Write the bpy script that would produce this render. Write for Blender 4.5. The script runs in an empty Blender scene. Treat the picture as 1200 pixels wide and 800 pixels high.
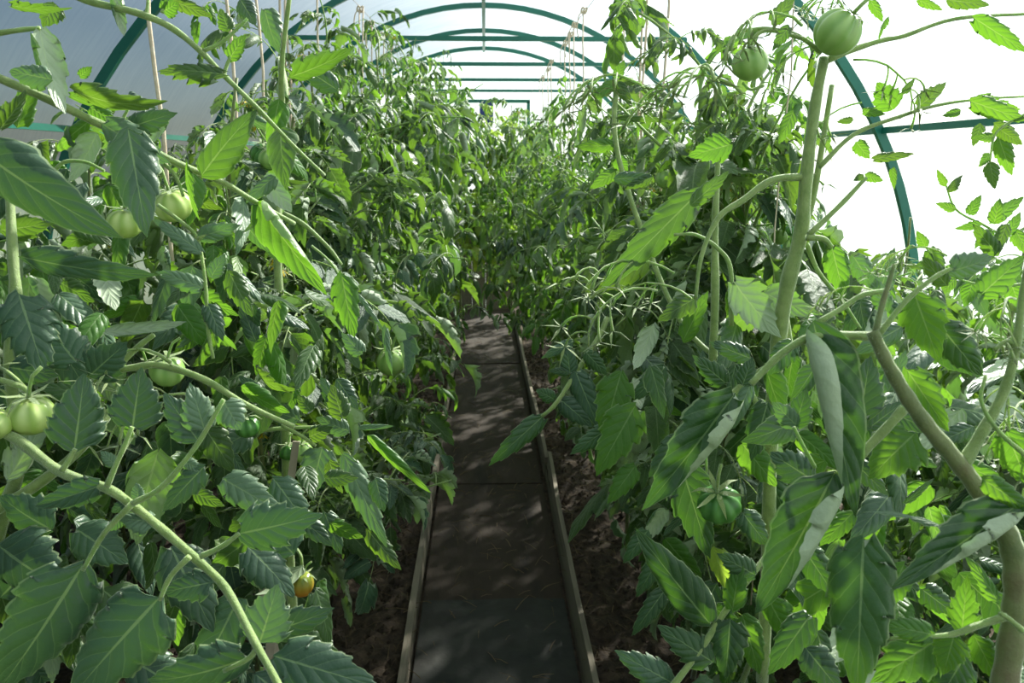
import bpy, math, random
import numpy as np
from mathutils import Vector, Matrix
PI = math.pi
C = bpy.context.scene.collection
sc = bpy.context.scene

# ------------------------------------------------------------------ camera
FPX = 933.0
PITCH = math.atan(210 / FPX)
YAW = math.atan(32 * math.cos(PITCH) / FPX)
CAM = Vector((0, 0, 1.4))
cd = bpy.data.cameras.new('camera'); cam = bpy.data.objects.new('camera', cd); C.objects.link(cam)
cam.location = CAM; cam.rotation_euler = (PI / 2 - PITCH, 0, -YAW)
cd.sensor_width = 36; cd.lens = 36 * FPX / 1200; cd.clip_start = 0.05; cd.clip_end = 300
sc.camera = cam
cd.dof.use_dof = True; cd.dof.focus_distance = 1.15; cd.dof.aperture_fstop = 13.0
FW = Vector((math.sin(YAW) * math.cos(PITCH), math.cos(YAW) * math.cos(PITCH), -math.sin(PITCH)))
RT = Vector((math.cos(YAW), -math.sin(YAW), 0)); UP = RT.cross(FW)
def P(px, py, d):                     # photograph pixel + distance in metres -> place in the greenhouse
    return CAM + (FW + RT * ((px - 600) / FPX) + UP * ((400 - py) / FPX)) * d
def proj(p):
    v = p - CAM; d = v.dot(FW)
    if d < 1e-3: return None
    return (600 + FPX * v.dot(RT) / d, 400 - FPX * v.dot(UP) / d, d)

# ------------------------------------------------------------------ sky, sun, exposure
SUN_AZ, SUN_EL = math.radians(38), math.radians(34)
w = bpy.data.worlds.new('sky'); sc.world = w; w.use_nodes = True
nt = w.node_tree; bg = nt.nodes['Background']
sky = nt.nodes.new('ShaderNodeTexSky'); sky.sky_type = 'NISHITA'; sky.sun_disc = False
sky.sun_elevation = SUN_EL; sky.sun_rotation = SUN_AZ; sky.air_density = 1.0; sky.dust_density = 1.6; sky.ozone_density = 1.6
nt.links.new(sky.outputs[0], bg.inputs[0]); bg.inputs[1].default_value = 0.07
sl = bpy.data.lights.new('sun', 'SUN'); sl.energy = 18.0; sl.angle = math.radians(2.0); sl.color = (1, .94, .80)
so = bpy.data.objects.new('sun', sl); C.objects.link(so)
sdir = Vector((math.sin(SUN_AZ) * math.cos(SUN_EL), math.cos(SUN_AZ) * math.cos(SUN_EL), math.sin(SUN_EL)))
so.rotation_euler = sdir.to_track_quat('Z', 'Y').to_euler()
sc.view_settings.view_transform = 'Standard'; sc.view_settings.look = 'None'
sc.view_settings.gamma = 1; sc.view_settings.use_curve_mapping = False
sc.view_settings.exposure = 0.3
sc.cycles.transparent_max_bounces = 12; sc.cycles.max_bounces = 8; sc.cycles.transmission_bounces = 6

# ------------------------------------------------------------------ helpers
def srgb(r, g, b):
    return tuple(((c / 255) / 12.92 if c / 255 < .04045 else ((c / 255 + .055) / 1.055) ** 2.4) for c in (r, g, b)) + (1,)
class NT:
    def __init__(s, name):
        s.m = bpy.data.materials.new(name); s.m.use_nodes = True; s.t = s.m.node_tree; s.t.nodes.clear()
        s.out = s.n('OutputMaterial')
    def n(s, typ, **kw):
        nd = s.t.nodes.new('ShaderNode' + typ)
        for k, v in kw.items(): setattr(nd, k, v)
        return nd
    def l(s, a, b): s.t.links.new(a, b)
    def val(s, sock, v):
        if hasattr(v, 'is_output') or isinstance(v, bpy.types.NodeSocket): s.l(v, sock)
        else: sock.default_value = v
    def math(s, op, a, b=0.0, c=None):
        nd = s.n('Math', operation=op); s.val(nd.inputs[0], a); s.val(nd.inputs[1], b)
        if c is not None: s.val(nd.inputs[2], c)
        return nd.outputs[0]
    def ramp(s, v, stops):
        nd = s.n('ValToRGB'); s.l(v, nd.inputs[0]); e = nd.color_ramp.elements
        while len(e) < len(stops): e.new(.5)
        for k, (p, c) in enumerate(stops): e[k].position = p; e[k].color = c if len(c) == 4 else tuple(c) + (1,)
        return nd.outputs[0]
    def mix(s, f, a, b):
        nd = s.n('Mix', data_type='RGBA'); s.val(nd.inputs[0], f); s.val(nd.inputs[6], a); s.val(nd.inputs[7], b)
        return nd.outputs[2]
    def noise(s, scale, detail=3, vec=None, rough=.5):
        nd = s.n('TexNoise'); nd.inputs['Scale'].default_value = scale; nd.inputs['Detail'].default_value = detail
        nd.inputs['Roughness'].default_value = rough
        if vec is not None: s.l(vec, nd.inputs['Vector'])
        return nd.outputs[0]

def leaf_mat(name, top, top2, under, trans, tw=.33, rough=.45, detail=True):
    k = NT(name)
    geo = k.n('NewGeometry'); info = k.n('ObjectInfo'); tc = k.n('TexCoord'); uv = k.n('UVMap', uv_map='UVMap')
    sep = k.n('SeparateXYZ'); k.l(uv.outputs[0], sep.inputs[0])
    u = k.math('ABSOLUTE', k.math('MULTIPLY_ADD', sep.outputs[0], 2.0, -1.0)); v = sep.outputs[1]
    n1 = k.noise(22, 4, tc.outputs['Object'])
    rnd = info.outputs['Random']
    base = k.mix(k.math('MULTIPLY_ADD', rnd, .6, k.math('MULTIPLY_ADD', n1, .8, -.3)), top, top2)
    # veins: midrib and slanting side veins
    mid = k.math('LESS_THAN', u, k.math('MULTIPLY_ADD', v, -.03, .042))
    ph = k.math('FRACT', k.math('MULTIPLY', k.math('SUBTRACT', k.math('MULTIPLY_ADD', n1, .06, v), k.math('MULTIPLY', k.math('POWER', u, .85), .3)), 6.5))
    dv = k.math('ABSOLUTE', k.math('SUBTRACT', ph, .5))
    sv = k.math('LESS_THAN', dv, .03)
    vein = k.math('MAXIMUM', mid, k.math('MULTIPLY', sv, .4))
    rim = k.math('MULTIPLY', k.math('GREATER_THAN', u, .93), .45)
    topc = k.mix(rim, k.mix(k.math('MULTIPLY', vein, .5), base, srgb(140, 168, 112)), srgb(168, 184, 130))
    undc = k.mix(k.math('MULTIPLY', vein, .4), under, srgb(176, 196, 146))
    col = k.mix(geo.outputs['Backfacing'], topc, undc)
    # fine relief: blistered blade between sunken veins
    puff = k.math('MULTIPLY', k.math('SMOOTH_MIN', dv, .3, .15), .9)
    h = k.math('ADD', k.math('ADD', puff, k.math('MULTIPLY', n1, .9)), k.math('MULTIPLY', mid, -.4))
    h = k.math('ADD', h, k.math('MULTIPLY', k.noise(260, 3, tc.outputs['Object']), .3))
    bp = k.n('Bump'); bp.inputs['Strength'].default_value = .55; bp.inputs['Distance'].default_value = .004; k.l(h, bp.inputs['Height'])
    pr = k.n('BsdfPrincipled'); k.l(col, pr.inputs['Base Color']); pr.inputs['Roughness'].default_value = rough
    pr.inputs['Specular IOR Level'].default_value = .55; k.l(bp.outputs[0], pr.inputs['Normal'])
    pr.inputs['Sheen Weight'].default_value = .28; pr.inputs['Sheen Roughness'].default_value = .4; pr.inputs['Sheen Tint'].default_value = (.88, .95, .85, 1)
    tr = k.n('BsdfTranslucent'); k.l(bp.outputs[0], tr.inputs['Normal'])
    trc = k.mix(k.math('MULTIPLY', vein, .35), k.mix(k.math('MULTIPLY', rnd, .6), trans, srgb(110, 168, 40)), srgb(190, 215, 110))
    k.l(trc, tr.inputs[0])
    mx = k.n('MixShader'); mx.inputs[0].default_value = tw; k.l(pr.outputs[0], mx.inputs[1]); k.l(tr.outputs[0], mx.inputs[2])
    k.l(mx.outputs[0], k.out.inputs[0])
    return k.m

M = {}
M['leaf'] = leaf_mat('tomato_leaf', srgb(42, 70, 34), srgb(72, 104, 50), srgb(156, 174, 140), srgb(124, 164, 40))
M['leaf_blue'] = leaf_mat('tomato_leaf_blue_green', srgb(44, 74, 52), srgb(66, 100, 70), srgb(166, 182, 152), srgb(84, 126, 48), tw=.14, rough=.42)
M['leaf_pale'] = leaf_mat('tomato_leaf_pale', srgb(84, 112, 86), srgb(108, 134, 104), srgb(172, 186, 158), srgb(100, 144, 56), tw=.28, rough=.5)
M['leaf_shaded'] = leaf_mat('tomato_leaf_shaded', srgb(34, 66, 34), srgb(56, 94, 48), srgb(170, 186, 152), srgb(90, 140, 40), tw=.2, rough=.4)  # leaf green darkened to paint in the shadow at lower right
M['leaf_bright'] = leaf_mat('tomato_leaf_bright', srgb(58, 104, 36), srgb(80, 128, 42), srgb(140, 166, 108), srgb(124, 172, 42), tw=.45)
M['leaf_yellow'] = leaf_mat('tomato_leaf_backlit_yellow', srgb(128, 156, 62), srgb(150, 170, 74), srgb(150, 178, 96), srgb(190, 215, 70), tw=.5)  # light yellow-green paints backlight into the far leaves

def simple(name, cols, scale=6, rough=.6, detail=4, bump=0, bscale=60, stretch=None, spec=.5, obj=True, sss=0):
    k = NT(name); tc = k.n('TexCoord'); mp = k.n('Mapping'); k.l(tc.outputs['Object'], mp.inputs[0])
    if stretch: mp.inputs['Scale'].default_value = stretch
    nz = k.noise(scale, detail, mp.outputs[0], .6)
    n = len(cols); c = k.ramp(nz, [(.3 + .4 * i / max(1, n - 1), cl) for i, cl in enumerate(cols)])
    pr = k.n('BsdfPrincipled'); k.l(c, pr.inputs['Base Color']); pr.inputs['Roughness'].default_value = rough
    pr.inputs['Specular IOR Level'].default_value = spec
    if 'stem' in name:
        pr.inputs['Sheen Weight'].default_value = .8; pr.inputs['Sheen Roughness'].default_value = .35; pr.inputs['Sheen Tint'].default_value = (.9, 1, .8, 1)
        sss = .35
    if sss:
        pr.inputs['Subsurface Weight'].default_value = sss; pr.inputs['Subsurface Scale'].default_value = .01
        pr.inputs['Subsurface Radius'].default_value = (.6, 1, .2)
    if bump:
        b = k.n('Bump'); b.inputs['Distance'].default_value = bump; k.l(k.noise(bscale, 5, mp.outputs[0], .65), b.inputs['Height']); k.l(b.outputs[0], pr.inputs['Normal'])
    k.l(pr.outputs[0], k.out.inputs[0])
    return k.m
M['stem'] = simple('green_stem', [srgb(114, 138, 70), srgb(148, 166, 100)], 60, .55, bump=.0015, bscale=500)
M['stem_old'] = simple('old_stem', [srgb(90, 104, 56), srgb(118, 126, 78), srgb(104, 92, 62)], 25, .6, bump=.001, bscale=250)
M['dry'] = simple('dry_plant', [srgb(122, 96, 62), srgb(160, 132, 92)], 30, .8)
M['flower'] = simple('yellow_petals', [srgb(226, 196, 40), srgb(236, 214, 80)], 30, .6)
M['paint'] = simple('green_paint', [srgb(14, 92, 78), srgb(22, 110, 92)], 5, .38, bump=.0004, bscale=60)
M['twine'] = simple('jute_twine', [srgb(196, 176, 150), srgb(222, 206, 184)], 60, .9, bump=.001, bscale=300)
M['stake'] = simple('grey_wood', [srgb(120, 110, 94), srgb(156, 146, 128)], 14, .8, stretch=(1, 1, .12), bump=.001)
M['edging'] = simple('weathered_edging', [srgb(104, 96, 84), srgb(138, 128, 112), srgb(120, 110, 96)], 10, .8, stretch=(3, .2, 3), bump=.002)
M['ply'] = simple('dusty_plywood', [srgb(38, 31, 25), srgb(58, 46, 36), srgb(50, 40, 32)], 5, .85, 8, bump=.002, bscale=30, stretch=(2, .5, 1))
M['ply_grey'] = simple('grey_board', [srgb(36, 38, 36), srgb(52, 52, 48), srgb(44, 41, 37)], 6, .8, 8, bump=.002, bscale=30)  # darker and greyer than the boards farther along
M['soil'] = simple('dry_soil', [srgb(44, 37, 31), srgb(70, 57, 46), srgb(98, 83, 66)], 30, .95, 10, bump=.012, bscale=45)
M['straw'] = simple('straw', [srgb(92, 76, 54), srgb(128, 108, 78)], 8, .8)
M['blue'] = simple('dark_blue_plastic', [srgb(30, 44, 110), srgb(40, 56, 130)], 5, .4)
M['wire'] = simple('wire', [srgb(120, 116, 108), srgb(140, 134, 122)], 10, .6)
M['ground'] = simple('outdoor_ground', [srgb(70, 84, 50), srgb(104, 108, 74)], .8, .95, 6)

def tomato_mat(name, a, b, c):
    k = NT(name); tc = k.n('TexCoord'); sep = k.n('SeparateXYZ'); k.l(tc.outputs['Object'], sep.inputs[0])
    ang = k.math('ARCTAN2', sep.outputs[1], sep.outputs[0])
    st = k.math('ABSOLUTE', k.math('SINE', k.math('MULTIPLY_ADD', ang, 4.0, k.math('MULTIPLY', k.noise(50, 2, tc.outputs['Object']), 1.2))))
    col = k.mix(k.math('POWER', st, 2.5), b, a)
    z = k.math('MULTIPLY_ADD', sep.outputs[2], 22.0, .55)
    zc = k.n('Clamp'); k.l(z, zc.inputs[0])
    col = k.mix(zc.outputs[0], c, col)
    pr = k.n('BsdfPrincipled'); k.l(col, pr.inputs['Base Color']); pr.inputs['Roughness'].default_value = .28
    pr.inputs['Subsurface Weight'].default_value = .25; pr.inputs['Subsurface Scale'].default_value = .01; pr.inputs['Subsurface Radius'].default_value = (.7, 1, .25)
    k.l(pr.outputs[0], k.out.inputs[0]); return k.m
M['tomato'] = tomato_mat('unripe_tomato', srgb(158, 188, 92), srgb(208, 222, 150), srgb(172, 196, 100))
M['tomato_dark'] = tomato_mat('dark_green_tomato', srgb(58, 110, 44), srgb(94, 146, 70), srgb(70, 120, 50))
M['tomato_turn'] = tomato_mat('turning_tomato', srgb(120, 140, 50), srgb(160, 165, 70), srgb(206, 130, 40))
M['tomato_small'] = tomato_mat('small_green_tomato', srgb(124, 166, 82), srgb(168, 198, 120), srgb(140, 176, 92))

def film_mat():
    k = NT('milky_film'); tc = k.n('TexCoord')
    nz = k.noise(3.5, 5, tc.outputs['Object']); mp = k.n('Mapping'); k.l(tc.outputs['Object'], mp.inputs[0]); mp.inputs['Scale'].default_value = (1, 14, 1)
    n2 = k.noise(4, 4, mp.outputs[0])
    col = k.ramp(k.math('ADD', k.math('MULTIPLY', nz, .5), k.math('MULTIPLY', n2, .5)), [(.3, srgb(180, 198, 212)), (.7, srgb(208, 222, 232))])
    tp = k.n('BsdfTransparent'); tp.inputs[0].default_value = (.86, .92, .97, 1)
    tl = k.n('BsdfTranslucent'); k.l(col, tl.inputs[0])
    rf = k.n('BsdfRefraction'); rf.inputs['IOR'].default_value = 1.08; rf.inputs['Roughness'].default_value = .75; k.l(col, rf.inputs[0])
    df = k.n('BsdfDiffuse'); k.l(col, df.inputs[0])
    gl = k.n('BsdfGlossy'); gl.inputs['Roughness'].default_value = .25
    def mx(f, a, b):
        m = k.n('MixShader'); m.inputs[0].default_value = f; k.l(a, m.inputs[1]); k.l(b, m.inputs[2]); return m.outputs[0]
    k.l(mx(.5, mx(.2, mx(.06, tl.outputs[0], gl.outputs[0]), df.outputs[0]), tp.outputs[0]), k.out.inputs[0])
    return k.m
M['film'] = film_mat()

# ------------------------------------------------------------------ mesh builder
class MB:
    def __init__(s): s.v = []; s.f = []; s.uv = {}; s.mi = []
    def add(s, v): s.v.append(tuple(v)); return len(s.v) - 1
    def face(s, idx, uv=None, mi=0):
        s.f.append(tuple(idx)); s.mi.append(mi)
        if uv: s.uv[len(s.f) - 1] = uv
    def tube(s, pts, rad, n=6, mi=0, cap=True):
        pts = [Vector(p) for p in pts]
        if not isinstance(rad, (list, tuple)): rad = [rad] * len(pts)
        rings = []; up = None
        for i, p in enumerate(pts):
            t = (pts[min(i + 1, len(pts) - 1)] - pts[max(i - 1, 0)])
            if t.length < 1e-9: t = Vector((0, 0, 1))
            t.normalize()
            if up is None:
                up = t.orthogonal().normalized()
            up = (up - t * up.dot(t)).normalized(); sd = t.cross(up)
            rings.append([s.add(p + (up * math.cos(2 * PI * k / n) + sd * math.sin(2 * PI * k / n)) * rad[i]) for k in range(n)])
        for a, b in zip(rings, rings[1:]):
            for k in range(n): s.face((a[k], a[(k + 1) % n], b[(k + 1) % n], b[k]), mi=mi)
        if cap:
            s.face(list(reversed(rings[0])), mi=mi); s.face(rings[-1], mi=mi)
        return rings
    def box(s, c, d, mi=0):
        c = Vector(c); b = []
        for z in (-1, 1):
            for y in (-1, 1):
                for x in (-1, 1): b.append(s.add(c + Vector((x * d[0], y * d[1], z * d[2])) / 2))
        for q in ((0, 2, 3, 1), (4, 5, 7, 6), (0, 1, 5, 4), (2, 6, 7, 3), (0, 4, 6, 2), (1, 3, 7, 5)): s.face([b[i] for i in q], mi=mi)
    def mesh(s, name, mats, smooth=True):
        me = bpy.data.meshes.new(name); me.from_pydata(s.v, [], s.f); 
        for m in (mats if isinstance(mats, (list, tuple)) else [mats]): me.materials.append(m)
        me.polygons.foreach_set('material_index', s.mi)
        if smooth: me.polygons.foreach_set('use_smooth', [True] * len(s.f))
        if s.uv:
            lay = me.uv_layers.new(name='UVMap')
            for fi, uvs in s.uv.items():
                st = me.polygons[fi].loop_start
                for k, q in enumerate(uvs): lay.data[st + k].uv = q
        me.update(); return me
    def obj(s, name, mats, parent=None, smooth=True): return link(name, s.mesh(name, mats, smooth), parent)
def link(name, data, parent=None, mat=None):
    o = bpy.data.objects.new(name, data); C.objects.link(o)
    if parent is not None: o.parent = parent
    if mat is not None: o.matrix_local = mat
    return o
def empty(name, loc, label, cat, group=None):
    o = link(name, None); o.empty_display_size = .1; o.location = loc; tag(o, label, cat, group); return o
def tag(o, label, cat, group=None, kind=None):
    o['label'] = label; o['category'] = cat
    if group: o['group'] = group
    if kind: o['kind'] = kind
    return o
def struct(o, label=None, cat=None):
    o['kind'] = 'structure'
    if label: o['label'] = label
    if cat: o['category'] = cat
    return o
def smooth_path(pts, n=6):                       # Catmull-Rom
    pts = [Vector(p) for p in pts]
    if len(pts) < 3: return [pts[0].lerp(pts[-1], i / n) for i in range(n + 1)]
    q = [pts[0] * 2 - pts[1]] + pts + [pts[-1] * 2 - pts[-2]]; out = []
    for i in range(1, len(q) - 2):
        a, b, c, d = q[i - 1:i + 3]
        for k in range(n):
            t = k / n
            out.append(.5 * ((2 * b) + (c - a) * t + (2 * a - 5 * b + 4 * c - d) * t * t + (3 * b - a - 3 * c + d) * t ** 3))
    out.append(pts[-1]); return out

# ------------------------------------------------------------------ greenhouse
EA, EB, EC = 1.80, 1.87, .60
Y0, Y1 = -1.6, 7.92
def prof(z): return EA if z < EC else EA * math.sqrt(max(0, 1 - ((z - EC) / EB) ** 2))
def inside(p, m=.05):
    if p.y > Y1 - .08 or p.z < .02: return False
    if p.z < EC: return abs(p.x) < EA - m
    return (p.x / (EA - m)) ** 2 + ((p.z - EC) / (EB - m)) ** 2 < 1
ARCH = [-1.4, -.1, 1.5, 3.15, 4.62, 5.78, 6.85, 7.88]
def shell(name, a0, a1, n):
    b = MB(); g = []
    ys = np.linspace(Y0, Y1, 40)
    for i in range(n + 1):
        a = a0 + (a1 - a0) * i / n
        row = []
        for y in ys: row.append(b.add((math.cos(a) * EA, y, EC + math.sin(a) * EB)))
        g.append(row)
    for i in range(n):
        for j in range(len(ys) - 1): b.face((g[i][j], g[i][j + 1], g[i + 1][j + 1], g[i + 1][j]))
    return b, g, ys
A1 = math.asin(.55)
for nm, s in (('wall_right', 0), ('wall_left', 1)):
    a0, a1 = (0, A1) if s == 0 else (PI - A1, PI)
    b, g, ys = shell(nm, a0, a1, 8)
    row = g[0] if s == 0 else g[-1]; x = EA if s == 0 else -EA
    bot = [b.add((x, y, -.02)) for y in ys]
    for j in range(len(ys) - 1): b.face((row[j], bot[j], bot[j + 1], row[j + 1]))
    struct(b.obj(nm, M['film']), 'milky translucent film side of the greenhouse', 'greenhouse wall')
b, g, ys = shell('ceiling', A1, PI - A1, 24)
struct(b.obj('ceiling', M['film']), 'milky translucent film roof stretched over green arches', 'greenhouse roof')
for nm, y in (('wall_back', Y1), ('wall_front', Y0)):
    b = MB(); ring = [(EA, y, -.02)] + [(math.cos(PI * i / 32) * EA, y, EC + math.sin(PI * i / 32) * EB) for i in range(33)] + [(-EA, y, -.02)]
    idx = [b.add(p) for p in ring]; c = b.add((0, y, .8))
    for i in range(len(idx) - 1): b.face((idx[i], idx[i + 1], c))
    b.face((idx[-1], idx[0], c))
    struct(b.obj(nm, M['film'], smooth=False), 'translucent film end wall of the greenhouse', 'greenhouse wall')

names = ['behind the camera', 'over the camera', 'just ahead of the camera', 'whose legs stand clear above the outer rows, nearest in view', 'with the first crossbar in view', 'with the second crossbar in view', 'with the third crossbar in view', 'on the end wall']
def arch_mesh():
    b = MB(); pts = [(EA - .03, 0, 0), (EA - .03, 0, .3)] + [(math.cos(PI * i / 40) * (EA - .03), 0, EC + math.sin(PI * i / 40) * (EB - .03)) for i in range(41)] + [(-EA + .03, 0, .3), (-EA + .03, 0, 0)]
    # square tube, flat faces
    prev = None
    for i, p in enumerate(pts):
        t = (Vector(pts[min(i + 1, len(pts) - 1)]) - Vector(pts[max(i - 1, 0)])).normalized(); nrm = Vector((0, 1, 0)); sd = t.cross(nrm)
        r = [b.add(Vector(p) + sd * a * .017 + nrm * c * .013) for a, c in ((-1, -1), (1, -1), (1, 1), (-1, 1))]
        if prev:
            for k in range(4): b.face((prev[k], prev[(k + 1) % 4], r[(k + 1) % 4], r[k]))
        prev = r
    return b.mesh('hoop', M['paint'], smooth=False)
am = arch_mesh(); tm = MB(); tm.box((0, 0, 2.06), (2.24, .024, .024)); tm = tm.mesh('crossbar', M['paint'], False)
bolt = MB(); bolt.tube([(0, -.02, 0), (0, .02, 0)], .012, 6); bolt = bolt.mesh('bracket', M['paint'], False)
for y, nm in zip(ARCH, names):
    if y < 1: continue
    e = empty('greenhouse_arch', (0, y, 0), 'green painted metal greenhouse arch ' + nm, 'arch', 'green arches carrying the film roof')
    link('hoop', am, e)
    if y > 4:
        link('crossbar', tm, e)
        for x in (-1.1, -.5, .45, 1.1): link('bracket', bolt, e, Matrix.Translation((x, 0, 2.06)))
for i, (x, z) in enumerate(((0, EC + EB - .05), (1.55, 1.52), (-1.55, 1.52))):
    b = MB(); b.box((x, (Y0 + Y1) / 2, z), (.024, Y1 - Y0 - .06, .024))
    struct(b.obj('trim_%d' % (i + 1), M['paint'], smooth=False), ('green ridge pipe along the roof', 'green side rail along the right film', 'green side rail along the left film')[i], 'rail')
b = MB(); b.box((0, Y1 - .06, 1.98), (1.1, .03, .22)); 
tag(MB.obj((lambda q: (q.box((.02, Y1 - .07, 1.86), (.13, .03, .19)), q)[1])(MB()), 'blue_panel', M['blue'], smooth=False), 'small dark blue plastic panel on the end wall under the crossbar', 'panel')
# door frame on the end wall
df = empty('door_1', (0, Y1 - .04, 0), 'film covered end door with green frame beyond the path', 'door'); df['kind'] = 'structure'
for nm, c, d in (('jamb', (-.42, 0, .98), (.03, .03, 1.96)), ('jamb', (.42, 0, .98), (.03, .03, 1.96)), ('lintel', (0, 0, 1.965), (.87, .03, .03)), ('rail', (0, 0, 1.0), (.81, .025, .03))):
    b = MB(); b.box(c, d); b.obj(nm, M['paint'], df, False)

for i in range(6):
    b = MB(); b.box((-.335 + .134 * i, -.035, .47), (.133, .018, 1.02)); b.obj('plank', M['edging'], df, False)
rng = random.Random(5)
# soil beds: raised uneven grids
def grid(x0, x1, y0, y1, nx, ny, fz):
    b = MB(); g = [[b.add((x0 + (x1 - x0) * i / nx, y0 + (y1 - y0) * j / ny, fz(x0 + (x1 - x0) * i / nx, y0 + (y1 - y0) * j / ny))) for j in range(ny + 1)] for i in range(nx + 1)]
    for i in range(nx):
        for j in range(ny): b.face((g[i][j], g[i + 1][j], g[i + 1][j + 1], g[i][j + 1]))
    return b
from mathutils import noise as mn
def hz(x, y): return .012 + .03 * mn.noise((x * 6, y * 6, 1)) + .018 * mn.noise((x * 22, y * 22, 4)) + .01 * mn.noise((x * 55, y * 55, 7))
struct(grid(-1.79, -.235, -.5, 7.9, 110, 500, hz).obj('floor_left', M['soil']), 'dry brown soil of the left bed', 'soil')
struct(grid(.275, 1.79, -.5, 7.9, 110, 500, hz).obj('floor_right', M['soil']), 'dry brown soil of the right bed', 'soil')
struct(grid(-.25, .29, -1.5, 7.9, 2, 4, lambda x, y: -.035).obj('floor', M['soil']), 'bare soil under the path boards', 'soil')
struct(grid(-60, 60, -60, 80, 4, 4, lambda x, y: -.06).obj('ground', M['ground']), 'pale grass ground outside the greenhouse', 'ground')

# path boards
joints = [.6, 1.55, 2.33, 3.32, 4.4, 5.5, 6.5, 7.4]
ordn = ['closest to the camera, mostly out of view', 'dark grey at the near end', 'second in view, brown and dusty', 'third in view, with straw dust', 'fourth in view, in shade', 'fifth in view, half hidden by leaves', 'last, at the far dark end of the path']
for i, (a, c) in enumerate(zip(joints, joints[1:])):
    b = grid(-.215 + rng.uniform(-.006, .006), .245 + rng.uniform(-.006, .006), a + .004, c + .03, 10, 24, lambda x, y: (.004 if i % 2 else .0) + .006 * mn.noise((x * 5, y * 3, i)))
    n0 = len(b.v); top = list(b.v); m = len(b.f)
    for v in top: b.v.append((v[0], v[1], v[2] - .012))
    for f in b.f[:m]: b.face([n0 + k for k in reversed(f)])
    ny = 25; last = 10 * ny
    for j in range(24):
        b.face((j, j + 1, n0 + j + 1, n0 + j)); b.face((last + j + 1, last + j, n0 + last + j, n0 + last + j + 1))
    for k in range(10):
        p, q = k * ny, (k + 1) * ny; b.face((q, p, n0 + p, n0 + q)); p, q = p + 24, q + 24; b.face((p, q, n0 + q, n0 + p))
    if i == 0: continue                     # wholly under the camera, never in view
    o = b.obj('path_board', M['ply_grey'] if i < 2 else M['ply'], smooth=False)
    tag(o, 'plywood walking board on the path, ' + ordn[i], 'board', 'boards laid end to end on the path')
# edging boards on edge
def edging(y0, y1, x0, x1, lean, label, h=.085, t=.02, top0=.05):
    b = MB(); n = 26; rows = []
    for i in range(n + 1):
        s = i / n; y = y0 + (y1 - y0) * s; x = x0 + (x1 - x0) * s + .006 * mn.noise((0, y * 1.5, x0 * 9)); z = top0 + .008 * mn.noise((3, y * 2, x0 * 9))
        ln = lean * (1 + .3 * math.sin(y * 2))
        q = [(x - t / 2 + ln, z), (x + t / 2 + ln, z), (x + t / 2, z - h), (x - t / 2, z - h)]
        rows.append([b.add((a, y, c)) for a, c in q])
    for a, c in zip(rows, rows[1:]):
        for k in range(4): b.face((a[k], a[(k + 1) % 4], c[(k + 1) % 4], c[k]))
    b.face(rows[0][::-1]); b.face(rows[-1])
    tag(b.obj('edging_board', M['edging'], smooth=False), label, 'board', 'weathered boards edging the path')
edging(.6, 3.12, -.225, -.236, -.004, 'weathered grey board on edge along the left side of the path, near length')
edging(3.13, 6.9, -.238, -.225, .002, 'weathered grey board on edge along the left side of the path, far length')
edging(.6, 3.55, .262, .278, .014, 'weathered grey board leaning along the right side of the path, near length', h=.1, t=.016, top0=.065)
edging(3.5, 7.0, .272, .262, .006, 'weathered grey board along the right side of the path, far length', h=.09, t=.016, top0=.055)

# straw and crumbs of soil
def litter(name, n, mat, fn, label, cat):
    b = MB()
    for _ in range(n): fn(b)
    o = b.obj(name, mat, smooth=False); tag(o, label, cat, None, 'stuff')
def bx(side=None):
    r = rng.random()
    if side == 'path': return rng.uniform(-.2, .23), .012
    return (rng.uniform(-1.0, -.25) if r < .5 else rng.uniform(.29, 1.1)), None
def straw(b, side=None):
    x, z = bx(side); y = rng.uniform(1.4, 7); z = hz(x, y) + .008 if z is None else z
    a = rng.uniform(0, PI); L = rng.uniform(.015, .07); d = Vector((math.cos(a), math.sin(a), rng.uniform(-.1, .3))) * L; r = rng.uniform(.0006, .0016)
    p = Vector((x, y, z)); b.tube([p, p + d * .5 + Vector((0, 0, .004)), p + d], [r, r, r * .6], 3, cap=False)
def clod(b):
    x, _ = bx(); y = rng.uniform(1.4, 6); z = hz(x, y); r = rng.uniform(.003, .012) if rng.random() < .85 else rng.uniform(.01, .02)
    vs = [b.add(Vector((x, y, z)) + Vector(d) * r * rng.uniform(.7, 1.3)) for d in ((1, 0, 0), (-1, 0, 0), (0, 1, 0), (0, -1, 0), (0, 0, 1), (0, 0, -1))]
    for f in ((0, 2, 4), (2, 1, 4), (1, 3, 4), (3, 0, 4), (2, 0, 5), (1, 2, 5), (3, 1, 5), (0, 3, 5)): b.face([vs[k] for k in f])
litter('straw', 2600, M['straw'], straw, 'bits of dry straw scattered over the soil beds', 'straw')
litter('path_litter', 420, M['straw'], lambda b: straw(b, 'path'), 'fine dry straw scattered over the path boards', 'straw')
litter('soil_crumbs', 9000, M['soil'], clod, 'crumbs and clods of dry brown soil on the beds', 'soil')

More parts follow.
